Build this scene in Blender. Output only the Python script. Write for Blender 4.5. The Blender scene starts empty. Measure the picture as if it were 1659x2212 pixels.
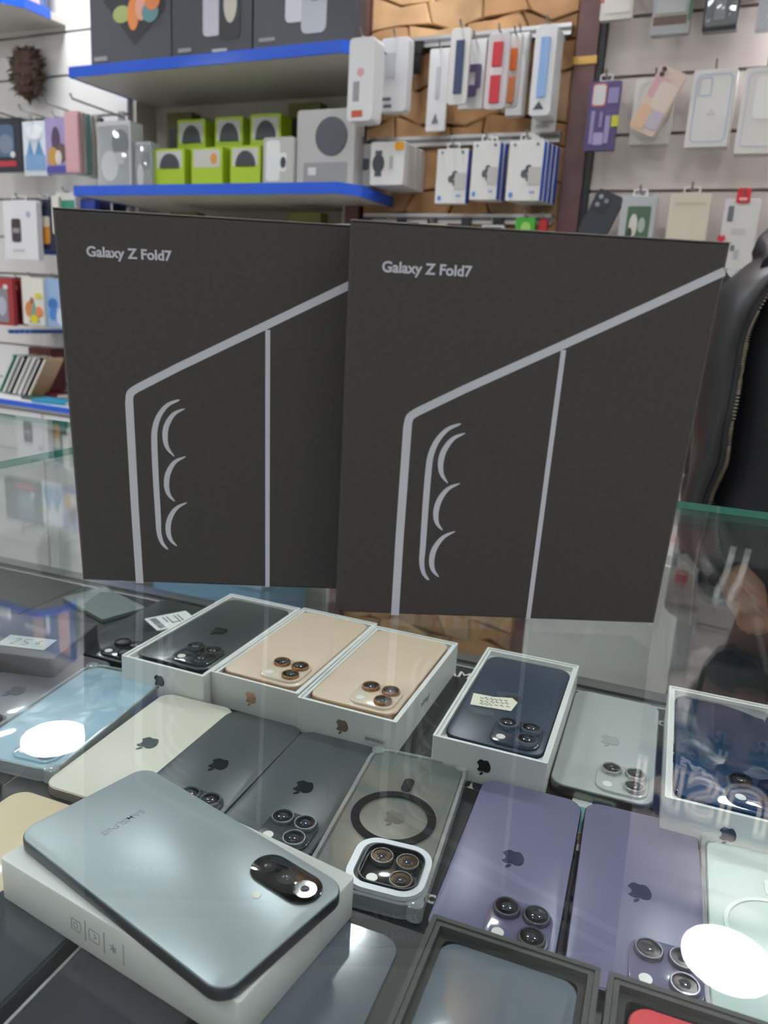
import bpy, math, random
from mathutils import Matrix, Vector
random.seed(7)
S = bpy.context.scene
COL = S.collection
# ------------------------------------------------------------------ camera, world, light
IW, IH, FPX = 1659.0, 2212.0, 1680.0
PITCH, ROLL, CAMH = math.radians(14.6), math.radians(3.43), 0.144     # camera height above the counter glass (z = 0)
CAMP = Vector((0, 0, CAMH))
fw = Vector((0, math.cos(PITCH), -math.sin(PITCH)))
up0 = Vector((0, math.sin(PITCH), math.cos(PITCH)))
rt = Vector((1, 0, 0)) * math.cos(ROLL) + up0 * math.sin(ROLL)
up = up0 * math.cos(ROLL) - Vector((1, 0, 0)) * math.sin(ROLL)
cam = bpy.data.cameras.new('camera')
cam.sensor_fit = 'HORIZONTAL'; cam.sensor_width = 36.0; cam.lens = FPX / IW * 36.0
cam.clip_start = 0.01; cam.clip_end = 50
cam.dof.use_dof = True; cam.dof.focus_distance = 0.50; cam.dof.aperture_fstop = 14.0
camo = bpy.data.objects.new('camera', cam); COL.objects.link(camo)
camo.matrix_world = Matrix(((rt.x, up.x, -fw.x, CAMP.x), (rt.y, up.y, -fw.y, CAMP.y), (rt.z, up.z, -fw.z, CAMP.z), (0, 0, 0, 1)))
S.camera = camo
wd = bpy.data.worlds.new('world'); S.world = wd; wd.use_nodes = True
wd.node_tree.nodes['Background'].inputs[0].default_value = (0.9, 0.95, 1.0, 1)
wd.node_tree.nodes['Background'].inputs[1].default_value = 0.3
S.view_settings.view_transform = 'Standard'; S.view_settings.look = 'None'
S.view_settings.gamma = 1.0; S.view_settings.use_curve_mapping = False
S.view_settings.exposure = 0.68
S.cycles.max_bounces = 4; S.cycles.diffuse_bounces = 2; S.cycles.glossy_bounces = 3; S.cycles.transparent_max_bounces = 14; S.cycles.use_adaptive_sampling = True; S.cycles.adaptive_threshold = 0.12; S.cycles.adaptive_min_samples = 16
S.cycles.caustics_reflective = False; S.cycles.caustics_refractive = False
S.cycles.sample_clamp_indirect = 6.0
LAMP_POWER = (46.0, 24.0, 24.0, 18.0)      # emission of the round ceiling lamps

WANG = math.radians(-25.0)                       # direction of the display wall
WE = Vector((math.cos(WANG), math.sin(WANG), 0)); WN = Vector((math.sin(WANG), -math.cos(WANG), 0)); W0 = Vector((0, 2.15, 0))
CANG = math.radians(-19.8)                       # direction of the glass counter
CA = Vector((math.cos(CANG), math.sin(CANG), 0)); CB = Vector((-math.sin(CANG), math.cos(CANG), 0))
DECK = -0.194
# ------------------------------------------------------------------ measuring helpers
def ray(x, y):
    return (rt * (x - IW / 2) - up * (y - IH / 2) + fw * FPX).normalized()
def onz(x, y, z):
    d = ray(x, y); return CAMP + d * ((z - CAMH) / d.z)
def onwall(x, y, off):                            # -> (u along the wall, height)
    d = ray(x, y); t = (off - (CAMP - W0).dot(WN)) / d.dot(WN); p = CAMP + d * t
    return (p - W0).dot(WE), p.z
def wp(u, off, z):
    return W0 + WE * u + WN * off + Vector((0, 0, z))
# ------------------------------------------------------------------ materials
def lin(c):
    if isinstance(c, str):
        c = c.lstrip('#'); c = [int(c[i:i + 2], 16) / 255 for i in (0, 2, 4)]
    return tuple(((v / 12.92) if v <= .04045 else ((v + .055) / 1.055) ** 2.4) for v in c) + (1,)
MATS = {}
def mat(col, rough=.5, metal=0.0, noise=0.0, nscale=60., bump=0.0, coat=0.0, spec=.5, emit=0.0, name=None):
    key = (col, rough, metal, noise, nscale, bump, coat, spec, emit)
    if key in MATS: return MATS[key]
    m = bpy.data.materials.new(name or 'mat_%s' % str(col).strip('#')); m.use_nodes = True
    nt = m.node_tree; b = nt.nodes['Principled BSDF']; c = lin(col)
    b.inputs['Base Color'].default_value = c; b.inputs['Roughness'].default_value = rough
    b.inputs['Metallic'].default_value = metal; b.inputs['Specular IOR Level'].default_value = spec
    b.inputs['Coat Weight'].default_value = coat; b.inputs['Coat Roughness'].default_value = .05
    if emit:
        b.inputs['Emission Color'].default_value = c; b.inputs['Emission Strength'].default_value = emit
    if noise or bump:
        tc = nt.nodes.new('ShaderNodeTexCoord'); n = nt.nodes.new('ShaderNodeTexNoise')
        n.inputs['Scale'].default_value = nscale; n.inputs['Detail'].default_value = 1.5
        nt.links.new(tc.outputs['Object'], n.inputs['Vector'])
        if noise:
            r = nt.nodes.new('ShaderNodeValToRGB')
            r.color_ramp.elements[0].position = .3; r.color_ramp.elements[1].position = .7
            r.color_ramp.elements[0].color = tuple(v * (1 - noise) for v in c[:3]) + (1,)
            r.color_ramp.elements[1].color = tuple(min(1, v * (1 + noise)) for v in c[:3]) + (1,)
            nt.links.new(n.outputs['Fac'], r.inputs['Fac']); nt.links.new(r.outputs['Color'], b.inputs['Base Color'])
        if bump:
            bp = nt.nodes.new('ShaderNodeBump'); bp.inputs['Strength'].default_value = bump; bp.inputs['Distance'].default_value = .002
            nt.links.new(n.outputs['Fac'], bp.inputs['Height']); nt.links.new(bp.outputs['Normal'], b.inputs['Normal'])
    MATS[key] = m
    return m
def clear_mat(name, tint='#ffffff', f0=.04, rough=0.0, white=0.0):
    """thin clear sheet: lets light straight through, mirrors more towards grazing angles"""
    m = bpy.data.materials.new(name); m.use_nodes = True; nt = m.node_tree; nt.nodes.clear()
    o = nt.nodes.new('ShaderNodeOutputMaterial'); t = nt.nodes.new('ShaderNodeBsdfTransparent'); g = nt.nodes.new('ShaderNodeBsdfGlossy')
    t.inputs[0].default_value = lin(tint); g.inputs['Roughness'].default_value = rough
    lw = nt.nodes.new('ShaderNodeLayerWeight'); lw.inputs['Blend'].default_value = .5
    p = nt.nodes.new('ShaderNodeMath'); p.operation = 'POWER'; p.inputs[1].default_value = 5
    ma = nt.nodes.new('ShaderNodeMath'); ma.operation = 'MULTIPLY_ADD'; ma.inputs[1].default_value = 1 - f0; ma.inputs[2].default_value = f0
    mx = nt.nodes.new('ShaderNodeMixShader'); L = nt.links.new
    L(lw.outputs['Facing'], p.inputs[0]); L(p.outputs[0], ma.inputs[0]); L(ma.outputs[0], mx.inputs[0])
    L(t.outputs[0], mx.inputs[1]); L(g.outputs[0], mx.inputs[2])
    if white:
        d = nt.nodes.new('ShaderNodeBsdfDiffuse'); d.inputs[0].default_value = lin('#f2f3f4')
        m2 = nt.nodes.new('ShaderNodeMixShader'); m2.inputs[0].default_value = white
        L(mx.outputs[0], m2.inputs[1]); L(d.outputs[0], m2.inputs[2]); L(m2.outputs[0], o.inputs[0])
    else: L(mx.outputs[0], o.inputs[0])
    return m
M_GLASS = clear_mat('counter_glass', '#f9fcfb', .043)
M_EDGE = mat('#4a9c84', .15, spec=.6, name='glass_edge_green')
M_CASE = clear_mat('clear_case', '#f6faf9', .05, .03, .03); M_CRIM = clear_mat('clear_case_rim', '#eef6f2', .14, .06, .22)
M_BLIST = clear_mat('clear_blister', '#f4f6f6', .07, .05, .10)
M_WHITE = mat('#e9e9e4', .42, name='white_carton')
M_WHITE2 = mat('#dcdcd6', .55, name='white_card_inside')
M_WALL = mat('#d9d5ce', .6, name='wall_paint')
M_BLACK = mat('#161616', .35, name='black_plastic')
M_STEEL = mat('#9c9c9c', .3, 1.0, name='steel')
M_BLUE = mat('#2a63e2', .16, name='blue_edge_strip')
M_LENS = mat('#0b0c10', .06, coat=1.0, name='lens_glass')
# ------------------------------------------------------------------ mesh builder
class MB:
    def __init__(s): s.v = []; s.f = []
    def add(s, vs, fs, M=None):
        o = len(s.v)
        s.v += [tuple(M @ Vector(v)) if M is not None else tuple(v) for v in vs]
        s.f += [tuple(i + o for i in f) for f in fs]; return s
    def box(s, x0, x1, y0, y1, z0, z1, M=None):
        return s.add([(x0, y0, z0), (x1, y0, z0), (x1, y1, z0), (x0, y1, z0), (x0, y0, z1), (x1, y0, z1), (x1, y1, z1), (x0, y1, z1)],
                     [(3, 2, 1, 0), (4, 5, 6, 7), (0, 1, 5, 4), (1, 2, 6, 5), (2, 3, 7, 6), (3, 0, 4, 7)], M)
    def loft(s, rings, cap=True, closed=True, M=None):
        n = len(rings[0]); vs = [p for r in rings for p in r]; fs = []
        for k in range(len(rings) - 1):
            for i in range(n if closed else n - 1):
                j = (i + 1) % n; fs.append((k * n + i, k * n + j, (k + 1) * n + j, (k + 1) * n + i))
        if cap:
            fs.append(tuple(range(n - 1, -1, -1))); fs.append(tuple(range((len(rings) - 1) * n, len(rings) * n)))
        return s.add(vs, fs, M)
    def rr(s, w, l, r, z0, z1, bt=0., bb=0., cx=0., cy=0., n=6, M=None):
        R_ = []
        def ring(ins, z): R_.append([(x + cx, y + cy, z) for x, y in rrect(w - 2 * ins, l - 2 * ins, max(r - ins, .0001), n)])
        if bb: ring(bb, z0); ring(bb * .3, z0 + bb * .3); ring(0, z0 + bb)
        else: ring(0, z0)
        if bt: ring(0, z1 - bt); ring(bt * .3, z1 - bt * .3); ring(bt, z1)
        else: ring(0, z1)
        return s.loft(R_, M=M)
    def frame(s, w, l, r, t, z0, z1, r2=None, n=6, cx=0., cy=0., M=None):    # hollow rounded frame of wall t
        a = [(x + cx, y + cy) for x, y in rrect(w, l, r, n)]; b = [(x + cx, y + cy) for x, y in rrect(w - 2 * t, l - 2 * t, max((r - t) if r2 is None else r2, .0002), n)]
        k = len(a); vs = [(x, y, z0) for x, y in a] + [(x, y, z1) for x, y in a] + [(x, y, z1) for x, y in b] + [(x, y, z0) for x, y in b]; fs = []
        for i in range(k):
            j = (i + 1) % k
            for q in range(4):
                q2 = (q + 1) % 4; fs.append((q * k + i, q * k + j, q2 * k + j, q2 * k + i))
        return s.add(vs, fs, M)
    def prism(s, pts, z0, z1, M=None):
        return s.loft([[(x, y, z0) for x, y in pts], [(x, y, z1) for x, y in pts]], M=M)
    def lathe(s, prof, n=24, M=None):
        R_ = [[(r * math.cos(2 * math.pi * i / n), r * math.sin(2 * math.pi * i / n), z) for i in range(n)] for r, z in prof]
        return s.loft(R_, M=M)
    def tube(s, path, r, n=8, M=None):
        path = [Vector(p) for p in path]; R_ = []
        for i, p in enumerate(path):
            t = (path[min(i + 1, len(path) - 1)] - path[max(i - 1, 0)]).normalized()
            a = Vector((0, 0, 1)) if abs(t.z) < .9 else Vector((1, 0, 0))
            x = t.cross(a).normalized(); y = t.cross(x).normalized(); rr_ = r[i] if isinstance(r, (list, tuple)) else r
            R_.append([tuple(p + x * math.cos(2 * math.pi * k / n) * rr_ + y * math.sin(2 * math.pi * k / n) * rr_) for k in range(n)])
        return s.loft(R_, M=M)
    def mesh(s, name):
        me = bpy.data.meshes.new(name); me.from_pydata(s.v, [], s.f); me.update()
        import bmesh
        b = bmesh.new(); b.from_mesh(me); bmesh.ops.recalc_face_normals(b, faces=b.faces); b.to_mesh(me); b.free()
        return me
    def build(s, name, m, parent=None, smooth=False, loc=None):
        return link(name, s.mesh(name), m, parent, smooth, loc)
def link(name, me, m, parent=None, smooth=False, loc=None):
    if m is not None and not me.materials: me.materials.append(m)
    o = bpy.data.objects.new(name, me); COL.objects.link(o)
    if parent is not None: o.parent = parent
    if loc is not None: o.location = loc
    if smooth:
        for p in me.polygons: p.use_smooth = True
        try: me.set_sharp_from_angle(angle=math.radians(40))
        except Exception: pass
    return o
def rrect(w, l, r, n=6):
    r = min(r, w / 2, l / 2); P = []
    for cx, cy, a0 in ((w / 2 - r, l / 2 - r, 0), (-w / 2 + r, l / 2 - r, 90), (-w / 2 + r, -l / 2 + r, 180), (w / 2 - r, -l / 2 + r, 270)):
        for i in range(n + 1):
            a = math.radians(a0 + 90 * i / n); P.append((cx + r * math.cos(a), cy + r * math.sin(a)))
    return P
def ell(w, l, n=24): return [(w / 2 * math.cos(2 * math.pi * i / n), l / 2 * math.sin(2 * math.pi * i / n)) for i in range(n)]
def tag(o, label=None, cat=None, group=None, kind=None):
    if label: o['label'] = label
    if cat: o['category'] = cat
    if group: o['group'] = group
    if kind: o['kind'] = kind
    return o
def thing(name, label, cat, loc=(0, 0, 0), rz=0., group=None, M=None):
    o = bpy.data.objects.new(name, None); COL.objects.link(o); o.empty_display_size = .02
    if M is not None: o.matrix_world = M
    else: o.location = loc; o.rotation_euler = (0, 0, rz)
    return tag(o, label, cat, group)
def stroke(mb, pts, ws, z0=0., z1=.0003, M=None):
    """flat printed line of varying width along a polyline in xy"""
    P = [Vector((p[0], p[1])) for p in pts]; A = []; B = []
    for i, p in enumerate(P):
        t = (P[min(i + 1, len(P) - 1)] - P[max(i - 1, 0)]).normalized(); nn = Vector((-t.y, t.x)); w = ws[i] if isinstance(ws, (list, tuple)) else ws
        if 0 < i < len(P) - 1:
            t1 = (P[i] - P[i - 1]).normalized(); c = max(.5, abs(Vector((-t1.y, t1.x)).dot(nn))); w = w / c
        A.append(p + nn * w / 2); B.append(p - nn * w / 2)
    n = len(P); vs = [(q.x, q.y, z1) for q in A] + [(q.x, q.y, z1) for q in B] + [(q.x, q.y, z0) for q in A] + [(q.x, q.y, z0) for q in B]
    fs = []
    for i in range(n - 1):
        fs += [(i, n + i, n + i + 1, i + 1), (2 * n + i, i, i + 1, 2 * n + i + 1), (n + i, 3 * n + i, 3 * n + i + 1, n + i + 1)]
    fs += [(0, 2 * n, 3 * n, n), (n - 1, 2 * n - 1, 4 * n - 1, 3 * n - 1)]
    return mb.add(vs, fs, M)
def spline(P, k=6):
    P = [Vector(p) for p in P]; out = []
    for i in range(len(P) - 1):
        a, b, c, d = P[max(i - 1, 0)], P[i], P[i + 1], P[min(i + 2, len(P) - 1)]
        for j in range(k):
            t = j / k; out.append(.5 * ((2 * b) + (c - a) * t + (2 * a - 5 * b + 4 * c - d) * t * t + (3 * b - a - 3 * c + d) * t ** 3))
    return out + [P[-1]]
def text_mesh(s, size, off=0., ext=.0002, ax='LEFT', ay='BOTTOM_BASELINE', outline=0.):
    c = bpy.data.curves.new('lettering', 'FONT'); c.body = s; c.size = size; c.offset = off; c.align_x = ax; c.align_y = ay
    c.resolution_u = 4
    if outline: c.fill_mode = 'NONE'; c.bevel_depth = outline; c.bevel_resolution = 1
    else: c.extrude = ext
    o = bpy.data.objects.new('lettering', c); COL.objects.link(o)
    me = bpy.data.meshes.new_from_object(o.evaluated_get(bpy.context.evaluated_depsgraph_get()))
    bpy.data.objects.remove(o); bpy.data.curves.remove(c); return me
def fit_text(s, width, off=0., ext=.0002, **k):
    """lettering scaled to a given width"""
    me = text_mesh(s, 1.0, off, 0., **k)
    xs = [v.co.x for v in me.vertices]; w = max(xs) - min(xs); x0 = min(xs)
    me2 = text_mesh(s, width / w, off * width / w, ext, **k)
    bpy.data.meshes.remove(me)
    return me2
def xform(me, M): me.transform(M); return me
RX90 = Matrix.Rotation(math.radians(90), 4, 'X')
# fruit emblem outline from cubic curves
def _emblem():
    import re
    def run(d):
        tok = re.findall(r'[A-Za-z]|-?\d*\.?\d+', d); i = 0; cur = (0, 0); pts = []; cmd = None
        def num():
            nonlocal i
            v = float(tok[i]); i += 1; return v
        while i < len(tok):
            if tok[i].isalpha(): cmd = tok[i]; i += 1
            if cmd in 'zZ': continue
            if cmd == 'M': cur = (num(), num()); pts.append(cur)
            elif cmd in 'cC':
                q = [num() for _ in range(6)]
                if cmd == 'c': q = [q[k] + cur[k % 2] for k in range(6)]
                p = [cur, (q[0], q[1]), (q[2], q[3]), (q[4], q[5])]
                for k in range(1, 6):
                    t = k / 5; u = 1 - t
                    pts.append(tuple(u ** 3 * p[0][a] + 3 * u * u * t * p[1][a] + 3 * u * t * t * p[2][a] + t ** 3 * p[3][a] for a in (0, 1)))
                cur = p[3]
        return [((x - 12.3) / 20, (12.2 - y) / 20) for x, y in pts]
    a = run("M 18.71 19.5 c -.83 1.24 -1.71 2.45 -3.05 2.47 -1.34 .03 -1.77 -.79 -3.29 -.79 -1.53 0 -2 .77 -3.27 .82 -1.31 .05 -2.3 -1.32 -3.14 -2.53 C 4.25 17 2.94 12.45 4.7 9.39 c .87 -1.52 2.43 -2.48 4.12 -2.51 1.28 -.02 2.5 .87 3.29 .87 .78 0 2.26 -1.07 3.81 -.91 .65 .03 2.47 .26 3.64 1.98 -.09 .06 -2.17 1.28 -2.15 3.81 .03 3.02 2.65 4.03 2.68 4.04 -.03 .07 -.42 1.44 -1.38 2.83")
    b = run("M 13 3.5 c .73 -.83 1.94 -1.46 2.94 -1.5 .13 1.17 -.34 2.35 -1.04 3.19 -.69 .85 -1.83 1.51 -2.95 1.42 -.15 -1.15 .41 -2.35 1.05 -3.11")
    return a, b
EMB = _emblem()
def emblem(parent, h, m, M, name='emblem', t=.0003):
    mb = MB()
    for part in EMB: mb.prism([(x * h, y * h) for x, y in part[:-1]], 0, t, M)
    return mb.build(name, m, parent)
# ================================================================== STRUCTURE
def wbox(name, u0, u1, o0, o1, z0, z1, m, parent=None, kind=None):
    """box in wall coordinates; children of wall things use the same world frame"""
    M = Matrix.Translation(W0) @ Matrix.Rotation(WANG, 4, 'Z')
    mb = MB().box(u0, u1, -o1, -o0, z0, z1)
    o = mb.build(name, m, parent)
    if parent is None: o.matrix_world = M
    if kind: o['kind'] = kind
    return o
WM = Matrix.Translation(W0) @ Matrix.Rotation(WANG, 4, 'Z')
ZF, ZC = -1.0, 1.35
M_FLOOR = mat('#b9b4ab', .3, name='floor_tile')
M_CEIL = mat('#f0efec', .7, name='ceiling_paint')
wbox('floor', -2.6, 2.6, -.2, 4.2, ZF - .05, ZF, M_FLOOR, kind='structure')
wbox('ceiling', -2.6, 2.6, -.2, 4.2, ZC, ZC + .05, M_CEIL, kind='structure')
wbox('wall_back', -2.6, 2.6, -.17, -.12, ZF, ZC, M_WALL, kind='structure')
wbox('wall_left', -2.65, -2.6, -.2, 4.2, ZF, ZC, M_WALL, kind='structure')
wbox('wall_right', 2.6, 2.65, -.2, 4.2, ZF, ZC, M_WALL, kind='structure')
wbox('wall_front', -2.6, 2.6, 4.2, 4.25, ZF, ZC, M_WALL, kind='structure')
PITCHZ, SLOT0 = .119, .436
M_SLAT = mat('#e3e1dd', .38, name='slat_board'); M_SLATR = mat('#c6bab3', .4, name='slat_board_mauve')
M_GROOVE = mat('#a09d99', .5, name='slat_groove'); M_GROOVER = mat('#b3a69e', .5, name='slat_groove_mauve')
def slat_wall(name, u0, u1, z0, z1, dz, ms=None, mg=None):
    b = wbox(name, u0, u1, -.119, -.010, z0, z1, mg or M_GROOVE, kind='structure')
    k0 = math.floor((z0 - SLOT0 - dz) / PITCHZ); k = k0
    while True:
        a = SLOT0 + dz + k * PITCHZ + .0035; c = a + PITCHZ - .007; k += 1
        if a > z1: break
        if c < z0: continue
        wbox('slat', u0, u1, -.010, 0, max(a, z0), min(c, z1), ms or M_SLAT, b)
    return b
WL = slat_wall('wall_back_left', -2.55, -.925, -.95, ZC, -.010)
WR = slat_wall('wall_back_right', .478, 2.55, -.95, ZC, 0., M_SLATR, M_GROOVER)
def hook(parent, u, z, off, m=M_STEEL, r=.0022):
    mb = MB().tube([(u, 0, z - .004), (u, -off * .5, z - .002), (u, -off, z), (u, -off - .008, z + .012)], r, 6)
    mb.box(u - .012, u + .012, -.004, 0, z - .018, z + .010)
    return mb.build('hook', m, parent)
# stone panel
M_MORT = mat('#77583d', .9, noise=.2, nscale=30, name='stone_joint')
WS = wbox('wall_back_centre', -.115, .412, -.119, -.012, -.95, ZC, M_MORT, kind='structure')
stones = [mat(c, .8, noise=.26, nscale=11, bump=.5, name='sandstone') for c in ('#b88c5f', '#ab7f55', '#c0986c', '#9f754d', '#b18459', '#a98864')]
rows_z = [-.95]
while rows_z[-1] < ZC: rows_z.append(min(ZC, rows_z[-1] + random.uniform(.055, .095)))
def jit(k, u): return .012 * math.sin(u * 23 + k * 2.1) + .008 * math.sin(u * 51 + k)
for k in range(len(rows_z) - 1):
    u = -.115; cuts = [u]
    while u < .412:
        u += random.uniform(.075, .17)
        cuts.append(u if u < .36 else .412)
        if cuts[-1] == .412: break
    sl = [0] + [random.uniform(-.02, .02) for _ in cuts[1:-1]] + [0]
    for i in range(len(cuts) - 1):
        g = .0016; z0, z1 = rows_z[k], rows_z[k + 1]
        def edge(u_, z_, kk): return z_ + (jit(kk, u_) if 0 < kk < len(rows_z) - 1 else 0)
        um = (cuts[i] + cuts[i + 1]) / 2
        pts = []
        for uu in (cuts[i] - sl[i] + g, um, cuts[i + 1] - sl[i + 1] - g): pts.append((uu, edge(uu, z0, k) + g))
        for uu in (cuts[i + 1] + sl[i + 1] - g, um, cuts[i] + sl[i] + g): pts.append((uu, edge(uu, z1, k + 1) - g))
        pr = random.uniform(.003, .007); c = (sum(p[0] for p in pts) / 6, sum(p[1] for p in pts) / 6)
        r0 = [(x, .012, z) for x, z in pts]; r1 = [(x, -pr + .003, z) for x, z in pts]
        r2 = [(x + (c[0] - x) * .07, -pr, z + (c[1] - z) * .07) for x, z in pts]
        MB().loft([r0, r1, r2]).build('stone', random.choice(stones), WS)
# brown posts either side of the stone
M_POST = mat('#6b4a48', .45, noise=.12, nscale=20, name='brown_post')
wbox('trim_1', -.158, -.118, -.119, .02, -.95, ZC, M_POST, kind='structure')
t2 = wbox('trim_2', .415, .462, -.119, .02, -.95, ZC, M_POST, kind='structure')
wbox('brass_band', .412, .465, .0, .023, .70, .716, mat('#b08a4a', .35, .6), t2)
wbox('trim_3', .463, .477, -.119, .012, -.95, ZC, mat('#0c0c0d', .4), kind='structure')
# rails on the stone
M_ALU = mat('#b8b8b6', .35, .7, name='aluminium_rail')
for rz_ in (.775, .553, .372):
    r_ = wbox('rail', -.10, .40, -.004, .022, rz_ - .012, rz_ + .012, M_ALU, WS)
    wbox('rail_slot', -.10, .40, .022, .0225, rz_ - .004, rz_ + .004, mat('#6c6c6c', .5), r_)
# canopy with a blue sign board over the right half of the wall
CZ0, CZ1, CD, CU0 = .845, 1.01, .12, .56
cn = thing('wall_canopy', 'white canopy over the right wall with blue sign board on its edge', 'canopy', M=WM)
wbox('canopy_board', CU0, 2.4, .0, CD, CZ0, CZ0 + .03, M_CEIL, cn)
wbox('canopy_roof', CU0, 2.4, .0, CD, CZ1 - .02, CZ1, M_CEIL, cn)
sg = wbox('sign_board', CU0, 2.4, CD, CD + .012, CZ0 - .005, CZ1, mat('#1d4fa3', .35), cn)
sm = fit_text('SAMSUNG', .72, ax='CENTER', outline=.0045)
sgu, sgz = .965, .872
sn = link('sign_lettering', xform(sm, Matrix.Translation((sgu, -CD - .016, sgz)) @ RX90), mat('#e8d9d2', .3, emit=1.2), cn)
# ------------------------------------------------------------------ lamps of the shop
M_RIM = mat('#f4f4f2', .4, name='lamp_rim')
def lamp(u, off, z, dia, label, pw):
    p = wp(u, off, z); t = thing('ceiling_lamp', label, 'lamp', p, 0, 'round ceiling lamps')
    MB().lathe([(dia / 2 + .012, 0), (dia / 2 + .012, -.012), (dia / 2, -.016), (dia / 2, -.004)], 40).build('rim', M_RIM, t, True)
    MB().lathe([(dia / 2 - .0005, -.005), (dia / 2 - .0005, -.013)], 40).build('diffuser', mat('#f6f9ff', .5, emit=pw, name='lamp_diffuser'), t)
rown = ('nearest the display wall', 'above the middle of the counter', 'behind the counter front', 'at the front of the shop')
for i, off in enumerate((.20, 1.45, 2.55, 3.6)):
    for j, u in enumerate((-2.1, -1.07, 0.0, 1.06, 2.1)):
        lamp(u, off - (.057 * u if i == 0 else 0), ZC, .21 if i == 0 else .24, 'round white ceiling lamp %s, %s from the left' % (rown[i], ('first', 'second', 'third', 'fourth', 'fifth')[j]), LAMP_POWER[i])
lamp(.95, .062, CZ0, .105, 'round lamp set in the underside of the wall canopy', LAMP_POWER[0])
# ================================================================== GLASS COUNTER
AX = lambda a, b, z: CA * a + CB * b + Vector((0, 0, z))
CM = Matrix.Rotation(CANG, 4, 'Z')
ct = thing('glass_counter', 'glass topped display counter holding phones under its clear top', 'counter', M=CM)
A0, A1, B0, B1, AJ = -1.5, 1.05, -.16, .697, -.526
M_CBODY = mat('#dcdcd8', .4, name='counter_white')
def pane(a0, a1):
    me = MB().box(a0, a1, B0, B1, -.006, 0).mesh('glass_pane')
    me.materials.append(M_GLASS); me.materials.append(M_EDGE)
    for p in me.polygons:
        if abs(p.normal.z) < .5: p.material_index = 1
    return link('glass_pane', me, None, ct)
pane(A0, AJ - .0008); pane(AJ + .0008, A1)
MB().box(A0, A1, B0 + .02, B1 + .02, DECK - .02, DECK).build('deck_shelf', mat('#d9d9d6', .35), ct)
for k in range(3): MB().box(A0 + k * .85 - (.02 if k else 0), A0 + (k + 1) * .85, B1 + .006 + .006 * (k % 2), B1 + .010 + .006 * (k % 2), DECK + .006, -.0095).build('sliding_glass_door', M_GLASS, ct)
MB().box(A0, A1, B1 + .002, B1 + .020, DECK, DECK + .006).build('door_track', M_STEEL, ct)
MB().box(A0, A0 + .012, B0 + .02, B1 + .008, DECK, -.0085).build('end_panel', M_CBODY, ct)
MB().box(A1 - .012, A1, B0 + .02, B1 + .008, DECK, -.0085).build('end_panel', M_CBODY, ct)
MB().box(A0, A1, B0 + .005, B0 + .019, DECK - .02, -.0085).build('front_glass', M_GLASS, ct)
MB().box(A0, A1, B0 + .02, B1 + .02, ZF, DECK - .021).build('cabinet_body', M_CBODY, ct)
# dark printed mats lying on the deck
M_MAT = mat('#1c1d20', .4, name='black_mat')
def mat_board(px, w, l, label, txt=None, tz=.0, rz=CANG):
    p = onz(px[0], px[1], DECK); p.z = DECK
    t = thing('display_mat', label, 'mat', p, rz, 'black printed mats under the phones')
    MB().rr(w, l, .004, .0003, .0018, .0003).build('board', M_MAT, t)
    for (s, x, y, wd_, m) in (txt or []):
        me = fit_text(s, wd_, .02, .0001); link('lettering', xform(me, Matrix.Translation((x, y, .0019))), m, t)
    return t
# ================================================================== PHONES AND BOXES
def fit(q, W, L, z):
    """centre and turn of a W x L rectangle lying at height z, from measured corners near-left, far-left, far-right, near-right"""
    P = [None if p is None else onz(p[0], p[1], z) for p in q]; sx = sy = 0.
    for i, j, rot in ((0, 1, -90), (3, 2, -90), (1, 2, 0), (0, 3, 0)):
        if P[i] is None or P[j] is None: continue
        d = P[j] - P[i]; a = math.atan2(d.y, d.x) + math.radians(rot); w = d.length
        sx += math.cos(a) * w; sy += math.sin(a) * w
    a = math.atan2(sy, sx); ex = Vector((math.cos(a), math.sin(a), 0)); ey = Vector((-math.sin(a), math.cos(a), 0))
    C = Vector((0, 0, 0)); k = 0
    for p, sx_, sy_ in zip(P, (-1, -1, 1, 1), (-1, 1, 1, -1)):
        if p is None: continue
        C += p - ex * sx_ * W / 2 - ey * sy_ * L / 2; k += 1
    C /= k; C.z = 0
    return C, a
def lens(parent, x, y, z, d, h, mring, m=M_LENS):
    r = d / 2
    o = MB().lathe([(r * 1.02, 0), (r, h * .8), (r * .94, h), (r * .84, h), (r * .80, h * .7), (.0001, h * .7)], 28).build('lens', mring, parent, True, (x, y, z))
    MB().lathe([(r * .80, h * .70), (r * .78, h * .78), (r * .5, h * .80), (.0001, h * .80)], 28).build('lens_glass', m, o, True)
    MB().lathe([(r * .42, h * .80), (r * .38, h * .86), (.0001, h * .87)], 20).build('lens_core', mat('#2a2f3a', .05, coat=1.), o, True)
    return o
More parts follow.
